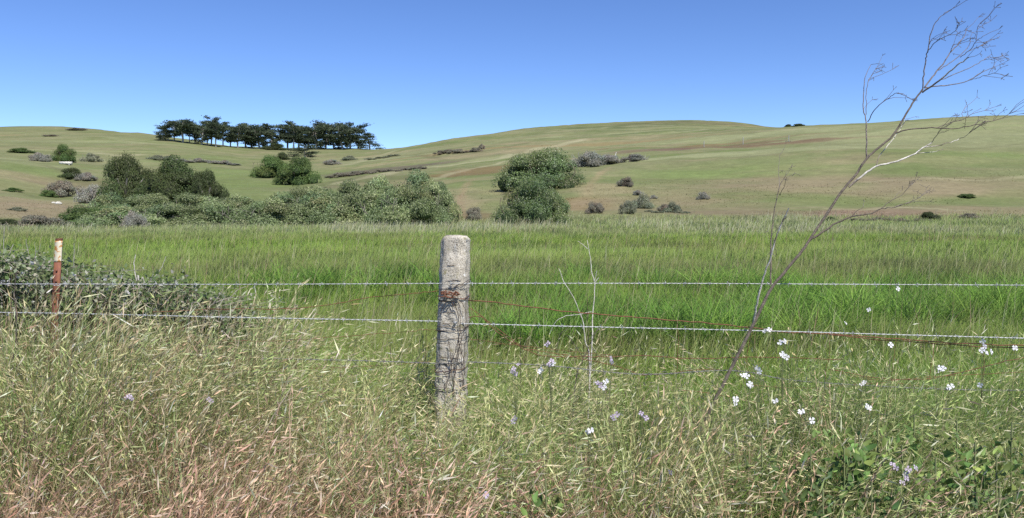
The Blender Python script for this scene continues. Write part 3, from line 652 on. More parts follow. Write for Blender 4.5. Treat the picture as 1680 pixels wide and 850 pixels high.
shrub('grey', 140, 296, 34, 283, 'small grey bush in the gully left of the oaks', 'shrub', name='dead_brush')
# oaks with visible trunks
def oak(cx, base, wpx, top, D, label, seed, bare=.22):
    p = at(cx, base, D); p[2] = float(height(p[0], D)); zt = at(cx, top, D)[2]; h = zt-p[2]; rad = wpx/2/FPX*D
    e = empty('oak_tree', p, label, 'tree', 'dark oaks above the creek')
    a = Acc(); r = np.random.default_rng(seed)
    for k in range(7):
        an = k*6.28/7+r.uniform(-.3, .3); q = r.uniform(.25, .8)
        pts = smooth_path([[0, 0, -.3], [.12*rad*math.cos(an), .12*rad*math.sin(an), h*.18], [q*.6*rad*math.cos(an), q*.6*rad*math.sin(an), h*.45], [q*rad*math.cos(an), q*rad*.9*math.sin(an), h*.62]], 3)
        V, Q = tube(pts, np.linspace(.26, .06, len(pts)), 6); a.add(V, Q, (.24,.22,.19))
    a.build('trunk', M_bark, e)
    i = seed % 3
    put(OAK[i], e, (0, 0, h*bare*.35), (0, 0, seed*1.7), (rad, rad, h*(1-bare*.35)))
    return e
oak(205, 322, 82, 257, 84, 'dark oak with a pale lichened top, leftmost of the oak clump', 1)
oak(278, 324, 100, 260, 82, 'largest dark oak with a broad domed crown in the middle of the clump', 2)
oak(340, 326, 66, 281, 80, 'smaller dark oak with a pale bare branch, rightmost of the clump', 3)
oak(240, 318, 60, 280, 86, 'dark shaded oak between the leftmost oak and the broad domed oak', 4)
# valley bushes
shrub('lush', 446, 291, 64, 257, 'round green bush, left one of the pair below the cypress grove', 'shrub', 'green bushes below the grove', 'valley_bush')
shrub('lush', 494, 302, 72, 259, 'larger round green bush, right one of the pair below the cypress grove', 'shrub', 'green bushes below the grove', 'valley_bush')
shrub('oak', 462, 262, 22, 250, 'small olive bush right above the pair of green valley bushes', 'shrub', name='scrub_bush')
shrub('bush', 888, 309, 142, 246, 'large glossy green bush, upper of the two on the right slope', 'shrub', name='large_bush', depth=.8)
shrub('bush', 868, 368, 152, 294, 'large glossy green bush, lower of the two at the foot of the right slope', 'shrub', name='large_bush', depth=.7)
shrub('bush', 905, 352, 66, 312, 'glossy green side bush leaning out right of the lower large bush', 'shrub', name='large_bush', depth=.7)
shrub('brn', 778, 362, 36, 341, 'small brown brush against the left foot of the lower large bush', 'shrub', name='dead_brush')
shrub('grey', 966, 273, 62, 249, 'grey leafless brush right behind the upper large bush', 'shrub', name='dead_brush')
shrub('grey', 1000, 268, 52, 254, 'low grey brush between the leafless brush and the broken snags', 'shrub', name='dead_brush')
shrub('grey', 1044, 264, 46, 253, 'low grey brush right of the dark broken snags', 'shrub', name='dead_brush')
for (cx, b, wd, tp, f, l) in [
    (1052,342,40,318,'sage','silvery sage bush, largest on the right slope'), (1030,351,34,330,'sage','silvery sage bush just below left of the largest one'),
    (1047,320,20,312,'grey','tiny grey tuft above the largest silvery sage bush'), (1105,348,32,331,'sage','silvery sage bush right of the largest, beside dark scrub'),
    (1090,346,24,335,'brn','dark little scrub left against the right-hand sage bush'), (1072,326,14,320,'grey','smallest grey tuft right of the largest sage bush'),
    (1154,327,22,315,'grey','grey twiggy tuft halfway up the right slope'), (1027,306,30,291,'mix','dark brown dead bush on the slope right of the large bushes'),
    (977,350,34,332,'mix','reddish brown dry clump at the foot of the right slope'), (1527,362,34,348,'oak','low dark bush at right edge of the bare earth bank'),
    (1590,358,30,350,'brn','flat brown scrub right of the dark bush by the bare earth'), (1362,362,18,356,'lush','small green tuft left end of the bare earth bank'),
    (1585,324,26,318,'lush','low green patch bush on the far right brown slope'),
    (790,245,12,236,'brn','taller tuft at right end of the long hill brush line'),
    (37,251,38,243,'lush','dark low shrub alone on the left hill'), (104,265,36,238,'lush','tall dark green shrub on the left hill above the white trough'),
    (68,265,34,251,'grey','grey shrub left beside the tall dark shrub on the left hill'), (150,265,34,252,'sage','grey-green shrub right beside the tall dark shrub on left hill'),
    (128,214,34,210,'brn','low dark shrub near the top of the left hill'), (86,224,30,221,'brn','flat dark shrub below the top shrub on left hill'),
    (572,263,30,255,'sage','green-grey shrub on the saddle right of the sprawling cypress'), (545,270,30,262,'grey','grey shrub on the saddle left of the green-grey one'),
    (1310,207,20,203,'oak','tiny dark shrub on the skyline between the two right hills'),
    (1294,207,12,204,'oak','tiniest dark shrub on the skyline left of its neighbour'), (28,346,30,340,'sage','low olive scrub on the brown bank at the far left'),
    (450,246,40,236,'oak','dark scrubby bush beneath the middle of the cypress grove'), (20,314,28,308,'lush','low green shrub at far left on the bank')]:
    shrub(f, cx, b, wd, tp, l, 'shrub', 'scattered shrubs on the hills', 'hill_shrub')
HB = 'long low brush lines on the hills'
brushrow('brn', 716, 788, 254, 248, 8, 'long low dark brush line climbing the middle hill', HB)
brushrow('mix', 536, 700, 292, 277, 8, 'purplish brown brush line across the gully in the centre', HB)
brushrow('sage', 248, 285, 262, 263, 9, 'green low brush line, left one on the valley slope under the grove', HB)
brushrow('grey', 288, 390, 264, 272, 8, 'grey low brush line, right one on the valley slope under the grove', HB)
brushrow('sage', 600, 655, 264, 254, 5, 'thin green brush line along the saddle edge right of the grove', HB)
brushrow('sage', 1060, 1130, 348, 350, 6, 'thin low scrub line at the foot of the right slope', HB)
brushrow('mix', 1395, 1540, 362, 363, 6, 'low brown scrub line across the bare earth bank', HB)

# ------------------------------------------------------------------ cypress grove
cyp_c = [(.055,.078,.042), (.075,.100,.052), (.038,.054,.030), (.105,.130,.072)]
def cypress_mesh(seed, conical=False, low=.35, sprawl=False):
    """unit height, trunk plus flat plumes; returns (trunk, crown) unlinked"""
    r = np.random.default_rng(seed); T = Acc(); Cn = Acc()
    lean = r.normal(0, .05); tr = [[0, 0, -.04], [lean*.3, 0, .3], [lean*.8, r.normal(0, .02), .6], [lean*1.3, 0, .9 if not conical else .97]]
    P = smooth_path(tr, 4); V, Q = tube(P, np.linspace(.024, .006, len(P)), 7)
    bark = np.array([.42, .39, .34]) if not conical else np.array([.2, .18, .15])
    T.add(V, Q, bark)
    if r.uniform() < .5 and not conical:
        P2 = smooth_path([[.0, 0, -.02], [.05, .02, .35], [.09, .03, .7]], 4); V, Q = tube(P2, np.linspace(.015, .004, len(P2)), 6); T.add(V, Q, bark*.9)
    nb = 39 if not conical else 46
    for k in range(nb):
        f = (k+.5)/nb; z0 = low + (1-low)*f*.93
        if conical: rad = .34*(1-f)**.8+.03; rise = .02; z0 = .05+.9*f
        elif sprawl: rad = .55*(1-.6*f); rise = .06; z0 = .15+.75*f
        else: rad = (.24+.10*math.sin(min(f*1.3, 1)*math.pi*.5))*r.uniform(.3, 1.15); rise = r.uniform(.0, .17)
        an = r.uniform(0, 6.28)
        z0 += r.normal(0, .03); c0 = np.array([np.interp(z0, [p[2] for p in P], [p[0] for p in P]), 0, z0])
        e = c0 + np.array([math.cos(an)*rad, math.sin(an)*rad, rise*(1 if not conical else .3)])
        m = (c0+e)/2 + np.array([0, 0, -.02])
        V, Q = tube([c0, m, e], [.006, .004, .002], 4); T.add(V, Q, bark*.6)
        n = 90 if not conical else 50
        t = r.uniform(.35, 1.05, n)**.7
        pos = c0 + (e-c0)*t[:, None] + r.normal(0, 1, (n, 3))*np.array([.055, .055, .026])*(.5+.6*t[:, None])
        d = (e-c0)/np.linalg.norm(e-c0) + r.normal(0, .5, (n, 3)) + np.array([0, 0, .25]); d /= np.linalg.norm(d, axis=1, keepdims=True)
        s = np.cross(d, r.normal(size=(n, 3))); s /= np.linalg.norm(s, axis=1, keepdims=True)
        L = r.uniform(.022, .045, n)[:, None]
        V = np.stack([pos-d*L*.6, pos+s*L*.38, pos+d*L, pos-s*L*.38], 1).reshape(-1, 3)
        c = np.array(cyp_c)[r.choice(4, n)]*np.exp(r.normal(0, .15, (n, 1)))
        Cn.add(V, np.arange(n*4).reshape(-1, 4), np.repeat(c, 4, 0))
    return T.build('trunk', M_bark, link=False), Cn.build('crown', M_leaf, link=False)
CYP = [cypress_mesh(300+i, low=[.36, .42, .22, .16, .26, .05][i]) for i in range(6)]
CONE = cypress_mesh(320, conical=True); SPR = cypress_mesh(321, sprawl=True)
grove = [ # px, base y, top y, width px, variant, note
 (266,225,212,22,5,'short and bushy, at the downhill end'), (276,226,203,24,3,'slim with a layered crown'), (286,228,197,26,2,'with a grey trunk'), (300,231,192,40,0,'with a pale bare trunk and spreading flat top'),
 (311,232,200,22,1,'thin pale trunk beside the flat-topped one'), (320,234,204,26,4,'low dark crown'), (331,235,204,28,5,'dense and dark before the tall pale trunks'), (340,238,196,24,1,'tall with white bare trunk and plumed top'), (347,239,191,30,1,'tallest, white trunk and flat plumed top'),
 (354,239,196,28,0,'tall pale trunk, right of the tallest'), (366,241,200,30,2,'dense dark crown'), (378,243,206,26,3,'slightly lower with a dark crown'), (390,244,207,26,4,'grey trunk, small crown'), (403,245,198,36,2,'broad dark crown'), (413,246,197,36,5,'broad dark crown, crowding its neighbour'),
 (426,252,203,38,5,'dark and leafy down to the ground'), (446,246,200,32,3,'upright dark crown before the sky gap'), (472,246,202,34,0,'leaning trunk right after the sky gap'), (482,245,201,34,2,'wide layered top'), (490,245,206,24,4,'low crown in shade'),
 (505,244,203,34,3,'ragged top and light gaps'), (520,244,201,34,5,'with a ragged dark crown'), (534,244,199,36,5,'dense, leafy down to the ground'), (548,244,200,36,5,'dense broad crown')]
ORD += ['twenty-fifth','twenty-sixth','twenty-seventh','twenty-eighth','twenty-ninth']
grove += [(562,244,202,34,5,'dense broad crown, near the right end'), (575,245,206,30,2,'rounded crown with light trunk'), (588,245,205,34,5,'dense, next to the conical one')]
def place_tree(var, px, base, top, wpx, label, D=None, group='cypress trees on the saddle', name='cypress_tree', rz=None):
    if D is None: p, D = hit(px, base, 200, 460)
    else:
        p = at(px, base, D); p[2] = float(height(p[0], D))
    h = max(at(px, top, D)[2]-p[2], 3)*rng.uniform(.80, 1.0); wd = wpx/FPX*D*rng.uniform(.9, 1.12)
    e = empty(name, p, label, 'tree', group)
    rz = rng.uniform(0, 6.28) if rz is None else rz
    sx = wd/.56
    if var is CONE: sx = wd/.72
    if var is SPR: sx = wd/1.1
    put(var[0], e, rot=(0, 0, rz), sc=(sx, sx, h)); put(var[1], e, rot=(0, 0, rz), sc=(sx, sx, h))
    return e
for k, (px, b, tp, wd, v, note) in enumerate(grove):
    Dg = np.interp(px, [250, 300, 350, 400, 440, 600], [375, 380, 385, 400, 405, 405]) + (k % 3)*6 - 6
    place_tree(CYP[v], px, b, tp, wd, f'{ORD[k]} cypress from left on the saddle, {note}', D=Dg)
place_tree(CONE, 607, 246, 216, 36, 'small conical cypress at the right end of the grove', D=398)
place_tree(SPR, 500, 272, 235, 56, 'sprawling dark cypress downhill, right behind the green valley bushes', D=300, group=None)

# distant small things
def box(sx, sy, sz, z0=0, jit=0):
    V = np.array([[x, y, z] for z in (z0, z0+sz) for (x, y) in ((-sx/2,-sy/2),(sx/2,-sy/2),(sx/2,sy/2),(-sx/2,sy/2))], float)
    if jit: V += rng.normal(0, jit, V.shape)
    return V, np.array([(0,3,2,1),(4,5,6,7),(0,1,5,4),(1,2,6,5),(2,3,7,6),(3,0,4,7)])
p, D = hit(108, 270)
e = empty('water_trough', p, 'long white trough lying below the shrubs on the left hill', 'trough')
a = Acc(); L_ = 19/FPX*D; hh = 4.5/FPX*D
for (x, y, sx, sy, sz, z0) in [(0, -.35, L_, .06, hh, 0), (0, .35, L_, .06, hh, 0), (-L_/2+.03, 0, .06, .64, hh, 0), (L_/2-.03, 0, .06, .64, hh, 0), (0, 0, L_-.1, .62, .05, .1)]:
    V, Q = box(sx, sy, sz, z0); V[:, 0] += x; V[:, 1] += y; a.add(V, Q, (.75, .75, .72))
a.build('basin', M_whitestone, e)
for i, sx in enumerate((-1, 1)):
    V, Q = box(.12, .8, .3, -.28); V[:, 0] += sx*L_*.35; mesh('foot', V, Q, M_whitestone, e)
for (px, py, s, l) in [(96, 335, .30, 'larger pale stone of two on the brown left bank'), (88, 334, .2, 'smaller pale stone of two on the brown left bank')]:
    p, D = hit(px, py)
    th, ph = np.meshgrid(np.linspace(.05, 3.09, 9), np.linspace(0, 6.28, 12, endpoint=False), indexing='ij')
    d = np.stack([np.sin(th)*np.cos(ph)*1.3, np.sin(th)*np.sin(ph), np.cos(th)*.7], -1)*(1+.15*np.sin(ph*3+th*4))[..., None]*s
    ii = np.arange(108).reshape(9, 12); i2 = np.roll(ii, -1, 1)
    o = mesh('stone', d.reshape(-1, 3), np.stack([ii[:-1], ii[1:], i2[1:], i2[:-1]], -1).reshape(-1, 4), M_whitestone); o.location = p + np.array([0, 0, s*.3]); tag(o, l, 'stone', 'stones on the left bank')
for (px, b, t, l) in [(1155, 241, 231, 'leftmost of three distant fence posts on the right hill'), (1219, 237, 225, 'middle of three distant fence posts on the right hill'), (1294, 232, 222, 'rightmost of three distant fence posts on the right hill')]:
    p, D = hit(px, b); h = (b-t)/FPX*D
    V, Q = tube([[0, 0, -.3], [0, 0, h*.9], [0.02, 0, h]], [.09, .08, .05], 8); o = mesh('distant_fence_post', V, Q, M_bark, C=np.full((len(V), 3), .32)); o.location = p
    tag(o, l, 'fence post', 'fence posts on the right hill')
for (px, b, pts, c, l) in [(1008, 265, [(0,0,0),(-.1,0,.7),(.2,0,1.3),(.35,0,1.7)], (.6,.57,.5), 'pale bleached broken snag above the grey brush on the right slope'),
                           (1033, 266, [(0,0,0),(.05,0,.8),(0,0,1.4)], (.10,.085,.075), 'left of two dark broken snags on the right slope'),
                           (1040, 265, [(0,0,0),(-.1,0,.6),(.1,0,1.1)], (.10,.085,.075), 'right of two dark broken snags on the right slope')]:
    p, D = hit(px, b); P = smooth_path(pts, 3, .02); V, Q = tube(P, np.linspace(.13, .05, len(P)), 7)
    e = empty('tree_snag', p, l, 'dead tree', 'broken snags'); mesh('trunk', V, Q, M_bark, e, C=np.tile(c, (len(V), 1)))
    V, Q = tube([P[3], P[3]+np.array([.3, .1, .2]), P[3]+np.array([.45, .1, .5])], [.05, .04, .02], 5); mesh('branch', V, Q, M_bark, e, C=np.tile(c, (len(V), 1)))

# ------------------------------------------------------------------ concrete post
M_conc = bpy.data.materials.new('weathered_concrete'); M_conc.use_nodes = True
t_ = M_conc.node_tree; N_ = t_.nodes; L_n = t_.links; pb = N_['Principled BSDF']; pb.inputs['Roughness'].default_value = .95; pb.inputs['Specular IOR Level'].default_value = .1
tc = N_.new('ShaderNodeTexCoord')
def nz(scale, detail=6, mapping=None, rough=.6):
    n = N_.new('ShaderNodeTexNoise'); n.inputs['Scale'].default_value = scale; n.inputs['Detail'].default_value = detail; n.inputs['Roughness'].default_value = rough
    if mapping:
        mp = N_.new('ShaderNodeMapping'); mp.inputs['Scale'].default_value = mapping; L_n.new(tc.outputs['Object'], mp.inputs[0]); L_n.new(mp.outputs[0], n.inputs['Vector'])
    else: L_n.new(tc.outputs['Object'], n.inputs['Vector'])
    return n.outputs[0]
def rmp(src, a, b, c=0., d=1.):
    r = N_.new('ShaderNodeMapRange'); r.inputs[1].default_value = a; r.inputs[2].default_value = b; r.inputs[3].default_value = c; r.inputs[4].default_value = d; L_n.new(src, r.inputs[0]); return r.outputs[0]
def mixn(fac, A, B):
    m = N_.new('ShaderNodeMix'); m.data_type = 'RGBA'; L_n.new(fac, m.inputs[0])
    for i, v in ((6, A), (7, B)):
        if isinstance(v, tuple): m.inputs[i].default_value = (*v, 1)
        else: L_n.new(v, m.inputs[i])
    return m.outputs[2]
c = mixn(rmp(nz(9), .35, .65), (.45,.405,.32), (.58,.54,.455))
c = mixn(rmp(nz(160, 3), .52, .64), c, (.17,.145,.11))
c = mixn(rmp(nz(120, 2), .60, .68), c, (.62,.60,.55))
c = mixn(rmp(nz(7, 5, (1, 1, .35)), .52, .68), c, (.26,.235,.185))
c = mixn(rmp(nz(22, 4), .60, .72), c, (.24,.22,.12))
c = mixn(rmp(nz(30, 3), .66, .70), c, (.66,.65,.60))
crack = nz(5.5, 4, (.35, .35, 6.0), .7)
c = mixn(rmp(crack, .615, .63), c, (.10,.085,.065))
L_n.new(c, pb.inputs['Base Color'])
ad = N_.new('ShaderNodeMath'); ad.operation = 'SUBTRACT'; L_n.new(nz(130, 5), ad.inputs[0]); L_n.new(rmp(crack, .60, .635, 0, .8), ad.inputs[1])
b_ = N_.new('ShaderNodeBump'); b_.inputs['Strength'].default_value = .8; b_.inputs['Distance'].default_value = .006; L_n.new(ad.outputs[0], b_.inputs['Height']); L_n.new(b_.outputs[0], pb.inputs['Normal'])
PD = FENCE_D
ptop = at(748, 385, PD); pbot = at(739, 668, PD); axd = (ptop-pbot)/(ptop[2]-pbot[2])
pbase = pbot - axd*(pbot[2]); pbase[1] = PD
ph_ = ptop[2]
e = empty('concrete_fence_post', pbase, 'weathered grey concrete fence post wrapped in old rusty wire', 'fence post')
def post_section(z):
    f = z/ph_; hw = (.0735*(1-f)+.0635*f); ch = .027
    if z > ph_-.02: k = (z-(ph_-.02))/.02; hw -= .006*k*k
    s = []
    for (sx, sy) in ((1,-1),(1,1),(-1,1),(-1,-1)):
        pr = [(sx*hw, sy*(hw-ch)), (sx*(hw-ch), sy*hw)]
        if (sx, sy) in ((1, 1), (-1, -1)): s += pr
        else: s += pr[::-1]
    return np.array(s)
zs = np.concatenate([[-.12], np.linspace(0, ph_-.03, 110), [ph_-.02, ph_-.012, ph_-.005, ph_]]); V = []
SUB = 6
th = R(-13)
for z in zs:
    s = post_section(max(z, 0)); s = np.concatenate([s[i]+(s[(i+1) % 8]-s[i])*np.linspace(0, 1, SUB, endpoint=False)[:, None] for i in range(8)])
    if z >= ph_-.001: s = s*.90
    s = s @ np.array([[math.cos(th), math.sin(th)], [-math.sin(th), math.cos(th)]])
    V.append(np.concatenate([s, np.full((len(s), 1), z)], 1))
V = np.array(V); m = V.shape[1]
nn = (fbm(V[..., 0]*60+V[..., 2]*35, V[..., 1]*60+V[..., 2]*50, 5, 3)-.5); nn2 = fbm(V[..., 2]*14+V[..., 0]*12, V[..., 1]*14, 8, 3)-.5
rad = V[..., :2]/(np.linalg.norm(V[..., :2], axis=-1, keepdims=True)+1e-6)
chip = sstep(.62, .74, fbm(V[..., 2]*22+V[..., 0]*30, V[..., 1]*30+V[..., 0]*20+4, 12, 3))
V[..., :2] += rad*(nn*.009+nn2*.012-chip*.007)[..., None]
# a bite out of the worn top corners
V[..., 2] -= sstep(.045, .075, np.abs(V[..., 0]))*sstep(ph_-.04, ph_, V[..., 2])*.016 + sstep(ph_-.01, ph_, V[..., 2])*(nn+.5)*.012
V[..., 0] += axd[0]*V[..., 2]
nz_ = len(zs); ii = np.arange(nz_*m).reshape(nz_, m); i2 = np.roll(ii, -1, 1)
Q = np.stack([ii[:-1], i2[:-1], i2[1:], ii[1:]], -1).reshape(-1, 4)
Vf = np.concatenate([V.reshape(-1, 3), [[axd[0]*ph_, 0, ph_-.001]]]); c_i = len(Vf)-1
top = [(ii[-1][k], ii[-1][(k+1) % m], ii[-1][(k+2) % m], c_i) for k in range(0, m, 2)]
mesh('shaft', Vf, np.concatenate([Q, np.array(top)]), M_conc, e)
# tie wires wrapped round the post
def wrap(z, tilt=0., phase=0., r=.0012, mat=None, arc=(0, 6.4), off=.003, name='tie_wire', sag=0.):
    P = []
    for a in np.linspace(arc[0], arc[1], 60):
        d = np.array([math.cos(a), math.sin(a)]); f = z/ph_; hw = .0735*(1-f)+.0635*f
        dl = d @ np.array([[math.cos(th), -math.sin(th)], [math.sin(th), math.cos(th)]])
        q = 1/max(abs(dl[0]), abs(dl[1]))*hw; q = min(q, (2*hw-.021)/(abs(dl[0])+abs(dl[1])))+off+.002
        zz = z + tilt*math.cos(a-phase) + sag*math.sin(a*3+z*40)
        P.append([d[0]*q+axd[0]*zz, d[1]*q, zz])
    V, Q = tube(P, r, 5); mesh(name, V, Q, mat or M_dwire, e)
def zof(py): return at(745, py, PD-.07)[2]
for (py, tl, ph, m_) in [(470, .018, 0.2, M_dwire), (487, .006, 2, M_rust), (490, -.010, 0.5, M_rust), (540, .01, 1.2, M_dwire), (538, -.004, 1, M_dwire), (556, .004, 0, M_dwire), (604, .006, 2, M_dwire), (607, .012, .4, M_rust), (640, -.01, .8, M_dwire)]:
    wrap(zof(py), tl, ph, mat=m_, sag=.002)
# short wire staples / splits left on the face
for py in (436, 460, 512, 531, 587, 613, 640):
    wrap(zof(py), .003, 0, r=.0013, arc=(4.1+rng.uniform(-.25, .15), 4.95+rng.uniform(-.3, .25)), sag=.002)
# knot and drooping loops (front face of the post)
def pp_(px, py, d=-.085): return at(px, py, PD+d) - pbase
def fpath(name, pts, r, mat, jit=.001, d=-.085, n=6):
    P = smooth_path([pp_(x, y, d) for (x, y) in pts], n, jit); V, Q = tube(P, r, 5); return mesh(name, V, Q, mat, e)
for k in range(7):
    pts = [(723+rng.uniform(0, 4), 478+rng.uniform(-2, 6)), (731+rng.uniform(-3, 3), 481+rng.uniform(-4, 6)), (738+rng.uniform(-3, 3), 481+rng.uniform(-4, 8)), (746+rng.uniform(-3, 3), 481+rng.uniform(-3, 4)), (752+rng.uniform(-3, 3), 484+rng.uniform(-3, 3))]
    fpath('wire_knot', pts, .0022, M_rust, .002, -.09-rng.uniform(0, .012))
for pts in [[(733,484),(726,493),(720,505),(716,520)], [(735,486),(729,500),(722,515)], [(740,486),(746,500),(752,520),(754,545),(752,575),(748,610),(742,650)], [(742,487),(752,497),(755,515),(756,540),(757,590),(760,640)],
            [(738,488),(742,496),(744,502),(741,498),(746,504)], [(748,484),(760,500),(765,525),(757,560),(746,600),(744,655)], [(755,545),(748,575),(740,600),(745,640),(750,668)], [(752,560),(762,600),(757,640),(748,668)],
            [(735,560),(741,600),(732,640),(738,665)], [(745,470),(752,468),(762,464),(770,458)], [(723,605),(733,620),(729,640),(738,655)], [(764,560),(759,610),(763,650)]]:
    fpath('wire_loop', pts, .0013, M_dwire, .0015)

# ------------------------------------------------------------------ steel T-post
tb = at(88, 560, PD); tt = at(97, 391, PD); ax2 = (tt-tb)/(tt[2]-tb[2]); b0 = tb-ax2*tb[2]; b0[1] = PD
e2 = empty('steel_fence_post', b0, 'slim rusty red steel fence post with flaking white painted tip', 'fence post')
H2 = tt[2]
def tprof(z0, z1, s=1.0):
    a = Acc(); 
    for (x0, x1, y0, y1) in [(-.0165*s, .0165*s, -.0035, .0015), (-.002*s-.0015, .002*s+.0015, .0016, .026*s)]:
        V = []; zs = np.linspace(z0, z1, 14)
        for z in zs:
            for (x, y) in ((x0, y0), (x1, y0), (x1, y1), (x0, y1)): V.append([x+ax2[0]*z, y+ax2[1]*z, z])
        Q = [(i*4+k, i*4+(k+1) % 4, (i+1)*4+(k+1) % 4, (i+1)*4+k) for i in range(13) for k in range(4)] + [(3, 2, 1, 0), (52, 53, 54, 55)]
        a.add(np.array(V), np.array(Q), (.2, .1, .1))
    return a
zp = at(95, 430, PD)[2]
tprof(-.15, zp-.001).build('shaft', M_redpost, e2); tprof(zp, H2-.012, 1.03).build('painted_tip', M_whitepaint, e2); 
tprof(H2-.012, H2, .96).build('rusty_cap', M_rust, e2)
a = Acc()
for z in np.arange(.15, zp-.03, .052):
    V, Q = box(.007, .005, .010); V += np.array([ax2[0]*z, -.006, z]); a.add(V, Q, (.2, .1, .1))
a.build('studs', M_redpost, e2)
for py in (467, 513):
    z = at(95, py, PD)[2]; P = [[ax2[0]*z+.019*math.cos(q), -.004+.020*math.sin(q), z+.004*math.sin(q*2)] for q in np.linspace(0, 6.28, 20)]
    V, Q = tube(P, .0016, 5); mesh('wire_clip', V, Q, M_galv, e2)

# ------------------------------------------------------------------ barbed wires
barb_src = None
def barb_mesh(mt=M_galv):
    a = Acc()
    for s in (1, -1):
        P = [[.004*s+.0035*math.sin(q)*0+q*.0009, .0042*math.cos(q), .0042*math.sin(q)] for q in np.linspace(0, 9.4, 16)]
        P = [[-.001, -.011, .013*s]] + P + [[.008, .010, -.013*s]]
        V, Q = tube(P, .0012, 4); a.add(V, Q, (1, 1, 1))
    return a.build('barb', mt, link=False)
barb_src = barb_mesh(); barb_dull = barb_mesh(M_dullw)
def barbed(pts, label, r=.0016, mat=M_galv, dd=-.012, step=.105, twist=.0019):
    P = smooth_path([at(x, y, PD+d) for (x, y, d) in pts], 40); seg = np.linalg.norm(np.diff(P, axis=0), axis=1); s = np.concatenate([[0], np.cumsum(seg)])
    n = int(s[-1]/.008); ss = np.linspace(0, s[-1], n); C = np.stack([np.interp(ss, s, P[:, k]) for k in range(3)], 1)
    o0 = C[n//2]; e = empty('barbed_wire', o0, label, 'barbed wire', 'barbed wire strands of the fence')
    for ph in (0, math.pi):
        off = np.stack([0*ss, np.cos(ss*2*math.pi/.05+ph), np.sin(ss*2*math.pi/.05+ph)], 1)*twist
        V, Q = tube(C+off-o0, r, 5); mesh('strand', V, Q, mat, e, smooth=True)
    k = int(rng.uniform(3, 9))
    while k < n-2:
        q = put(barb_src if mat is M_galv else barb_dull, e, C[k]-o0, (rng.uniform(0, 6.28), rng.normal(0, .15), 0), (.8, .8, .8))
        k += int((step+rng.normal(0, .008))/.008)
    return e
fr = -.026
barbed([(-160,466,0),(95,466,fr),(400,466.5,-.03),(722,465,-.05),(747,465.5,-.092),(770,465,-.06),(1100,465,-.03),(1400,466.5,-.03),(1860,469,0)], 'topmost straight bright barbed wire crossing the whole fence', r=.0010, twist=.0014)
barbed([(-160,511,0),(95,514,fr),(400,521,-.03),(718,527,-.05),(745,529,-.092),(768,531,-.06),(1000,537,-.03),(1260,543,-.03),(1500,550,-.03),(1860,560,0)], 'second barbed wire from the top, bright and sloping down rightwards', r=.0013, twist=.0016)
barbed([(430,588,0),(600,592,-.02),(716,596,-.05),(745,596,-.092),(768,594,-.06),(900,600,-.03),(1050,614,-.03),(1200,608,-.03),(1300,624,-.03),(1450,634,-.03),(1600,640,-.02),(1800,640,0)], 'lowest dull barbed wire sagging half hidden in the grass', r=.0013, mat=M_dullw)

# ------------------------------------------------------------------ rusty woven wire
e = empty('woven_wire_fence', at(840, 850, PD), 'rusty sagging woven wire netting hung between the barbed wires', 'wire fence'); o0 = np.array(e.location)
def rusty(name, pts, r=.0017, d=.0, mat=M_rust, jit=.0015):
    P = smooth_path([at(x, y, PD+d-.004*k % .01) for k, (x, y) in enumerate(pts)], 6, jit); V, Q = tube(P-o0, r, 5); mesh(name, V, Q, mat, e)
rusty('line_wire', [(250,512),(330,508),(400,507),(480,506),(540,500),(600,489),(680,481),(722,478)])
rusty('line_wire', [(768,492),(830,498),(920,510),(1000,517),(1100,525),(1200,534),(1290,545),(1360,548),(1440,554),(1540,561),(1640,566),(1760,566)], .0026)
rusty('line_wire', [(768,520),(790,520),(810,540),(840,561),(870,577),(895,584),(960,585),(1000,585),(1060,584),(1140,588),(1250,586),(1380,590)], .0019)
rusty('line_wire', [(770,505),(795,522),(830,550),(860,570),(900,578),(960,590),(1010,600),(1050,614),(1085,614),(1130,608),(1180,606)], .0017)
rusty('line_wire', [(770,557),(850,566),(940,577),(1010,583)], .0011)
rusty('line_wire', [(380,558),(440,560),(510,556),(600,549),(660,545),(700,541),(722,543)], .0012)
rusty('line_wire', [(380,604),(500,605),(620,600),(700,594),(722,598)], .0011)
rusty('line_wire', [(1120,640),(1180,648),(1240,660)], .0014)
rusty('line_wire', [(1360,606),(1440,620),(1520,622),(1600,606),(1660,590),(1720,580)], .0020, -.02)
rusty('line_wire', [(1380,612),(1450,624),(1530,618),(1640,612),(1740,606)], .0013, -.03)
rusty('line_wire', [(1230,632),(1330,636),(1450,628),(1560,640)], .0012, .02)
rusty('line_wire', [(1360,549),(1440,557),(1540,564),(1640,570),(1760,572)], .0022, .01)
for pts in [[(853,498),(853,545),(854,610),(855,680)], [(963,482),(964,520),(965,560),(966,640)], [(1360,548),(1361,580),(1355,610),(1352,660)], [(1470,556),(1466,590),(1462,625),(1460,680)], [(1300,626),(1301,650),(1300,700)],
            [(640,545),(641,600),(644,650)], [(1534,562),(1528,600),(1522,640)], [(1110,526),(1113,560),(1110,610)], [(700,541),(698,590),(692,640)], [(420,560),(418,600),(415,650)], [(1235,545),(1225,590),(1238,640)], [(1610,566),(1614,600),(1606,650)]]:
    rusty('stay_wire', pts, .0012, 0, M_dwire if pts[0][0] < 1000 else M_rust)

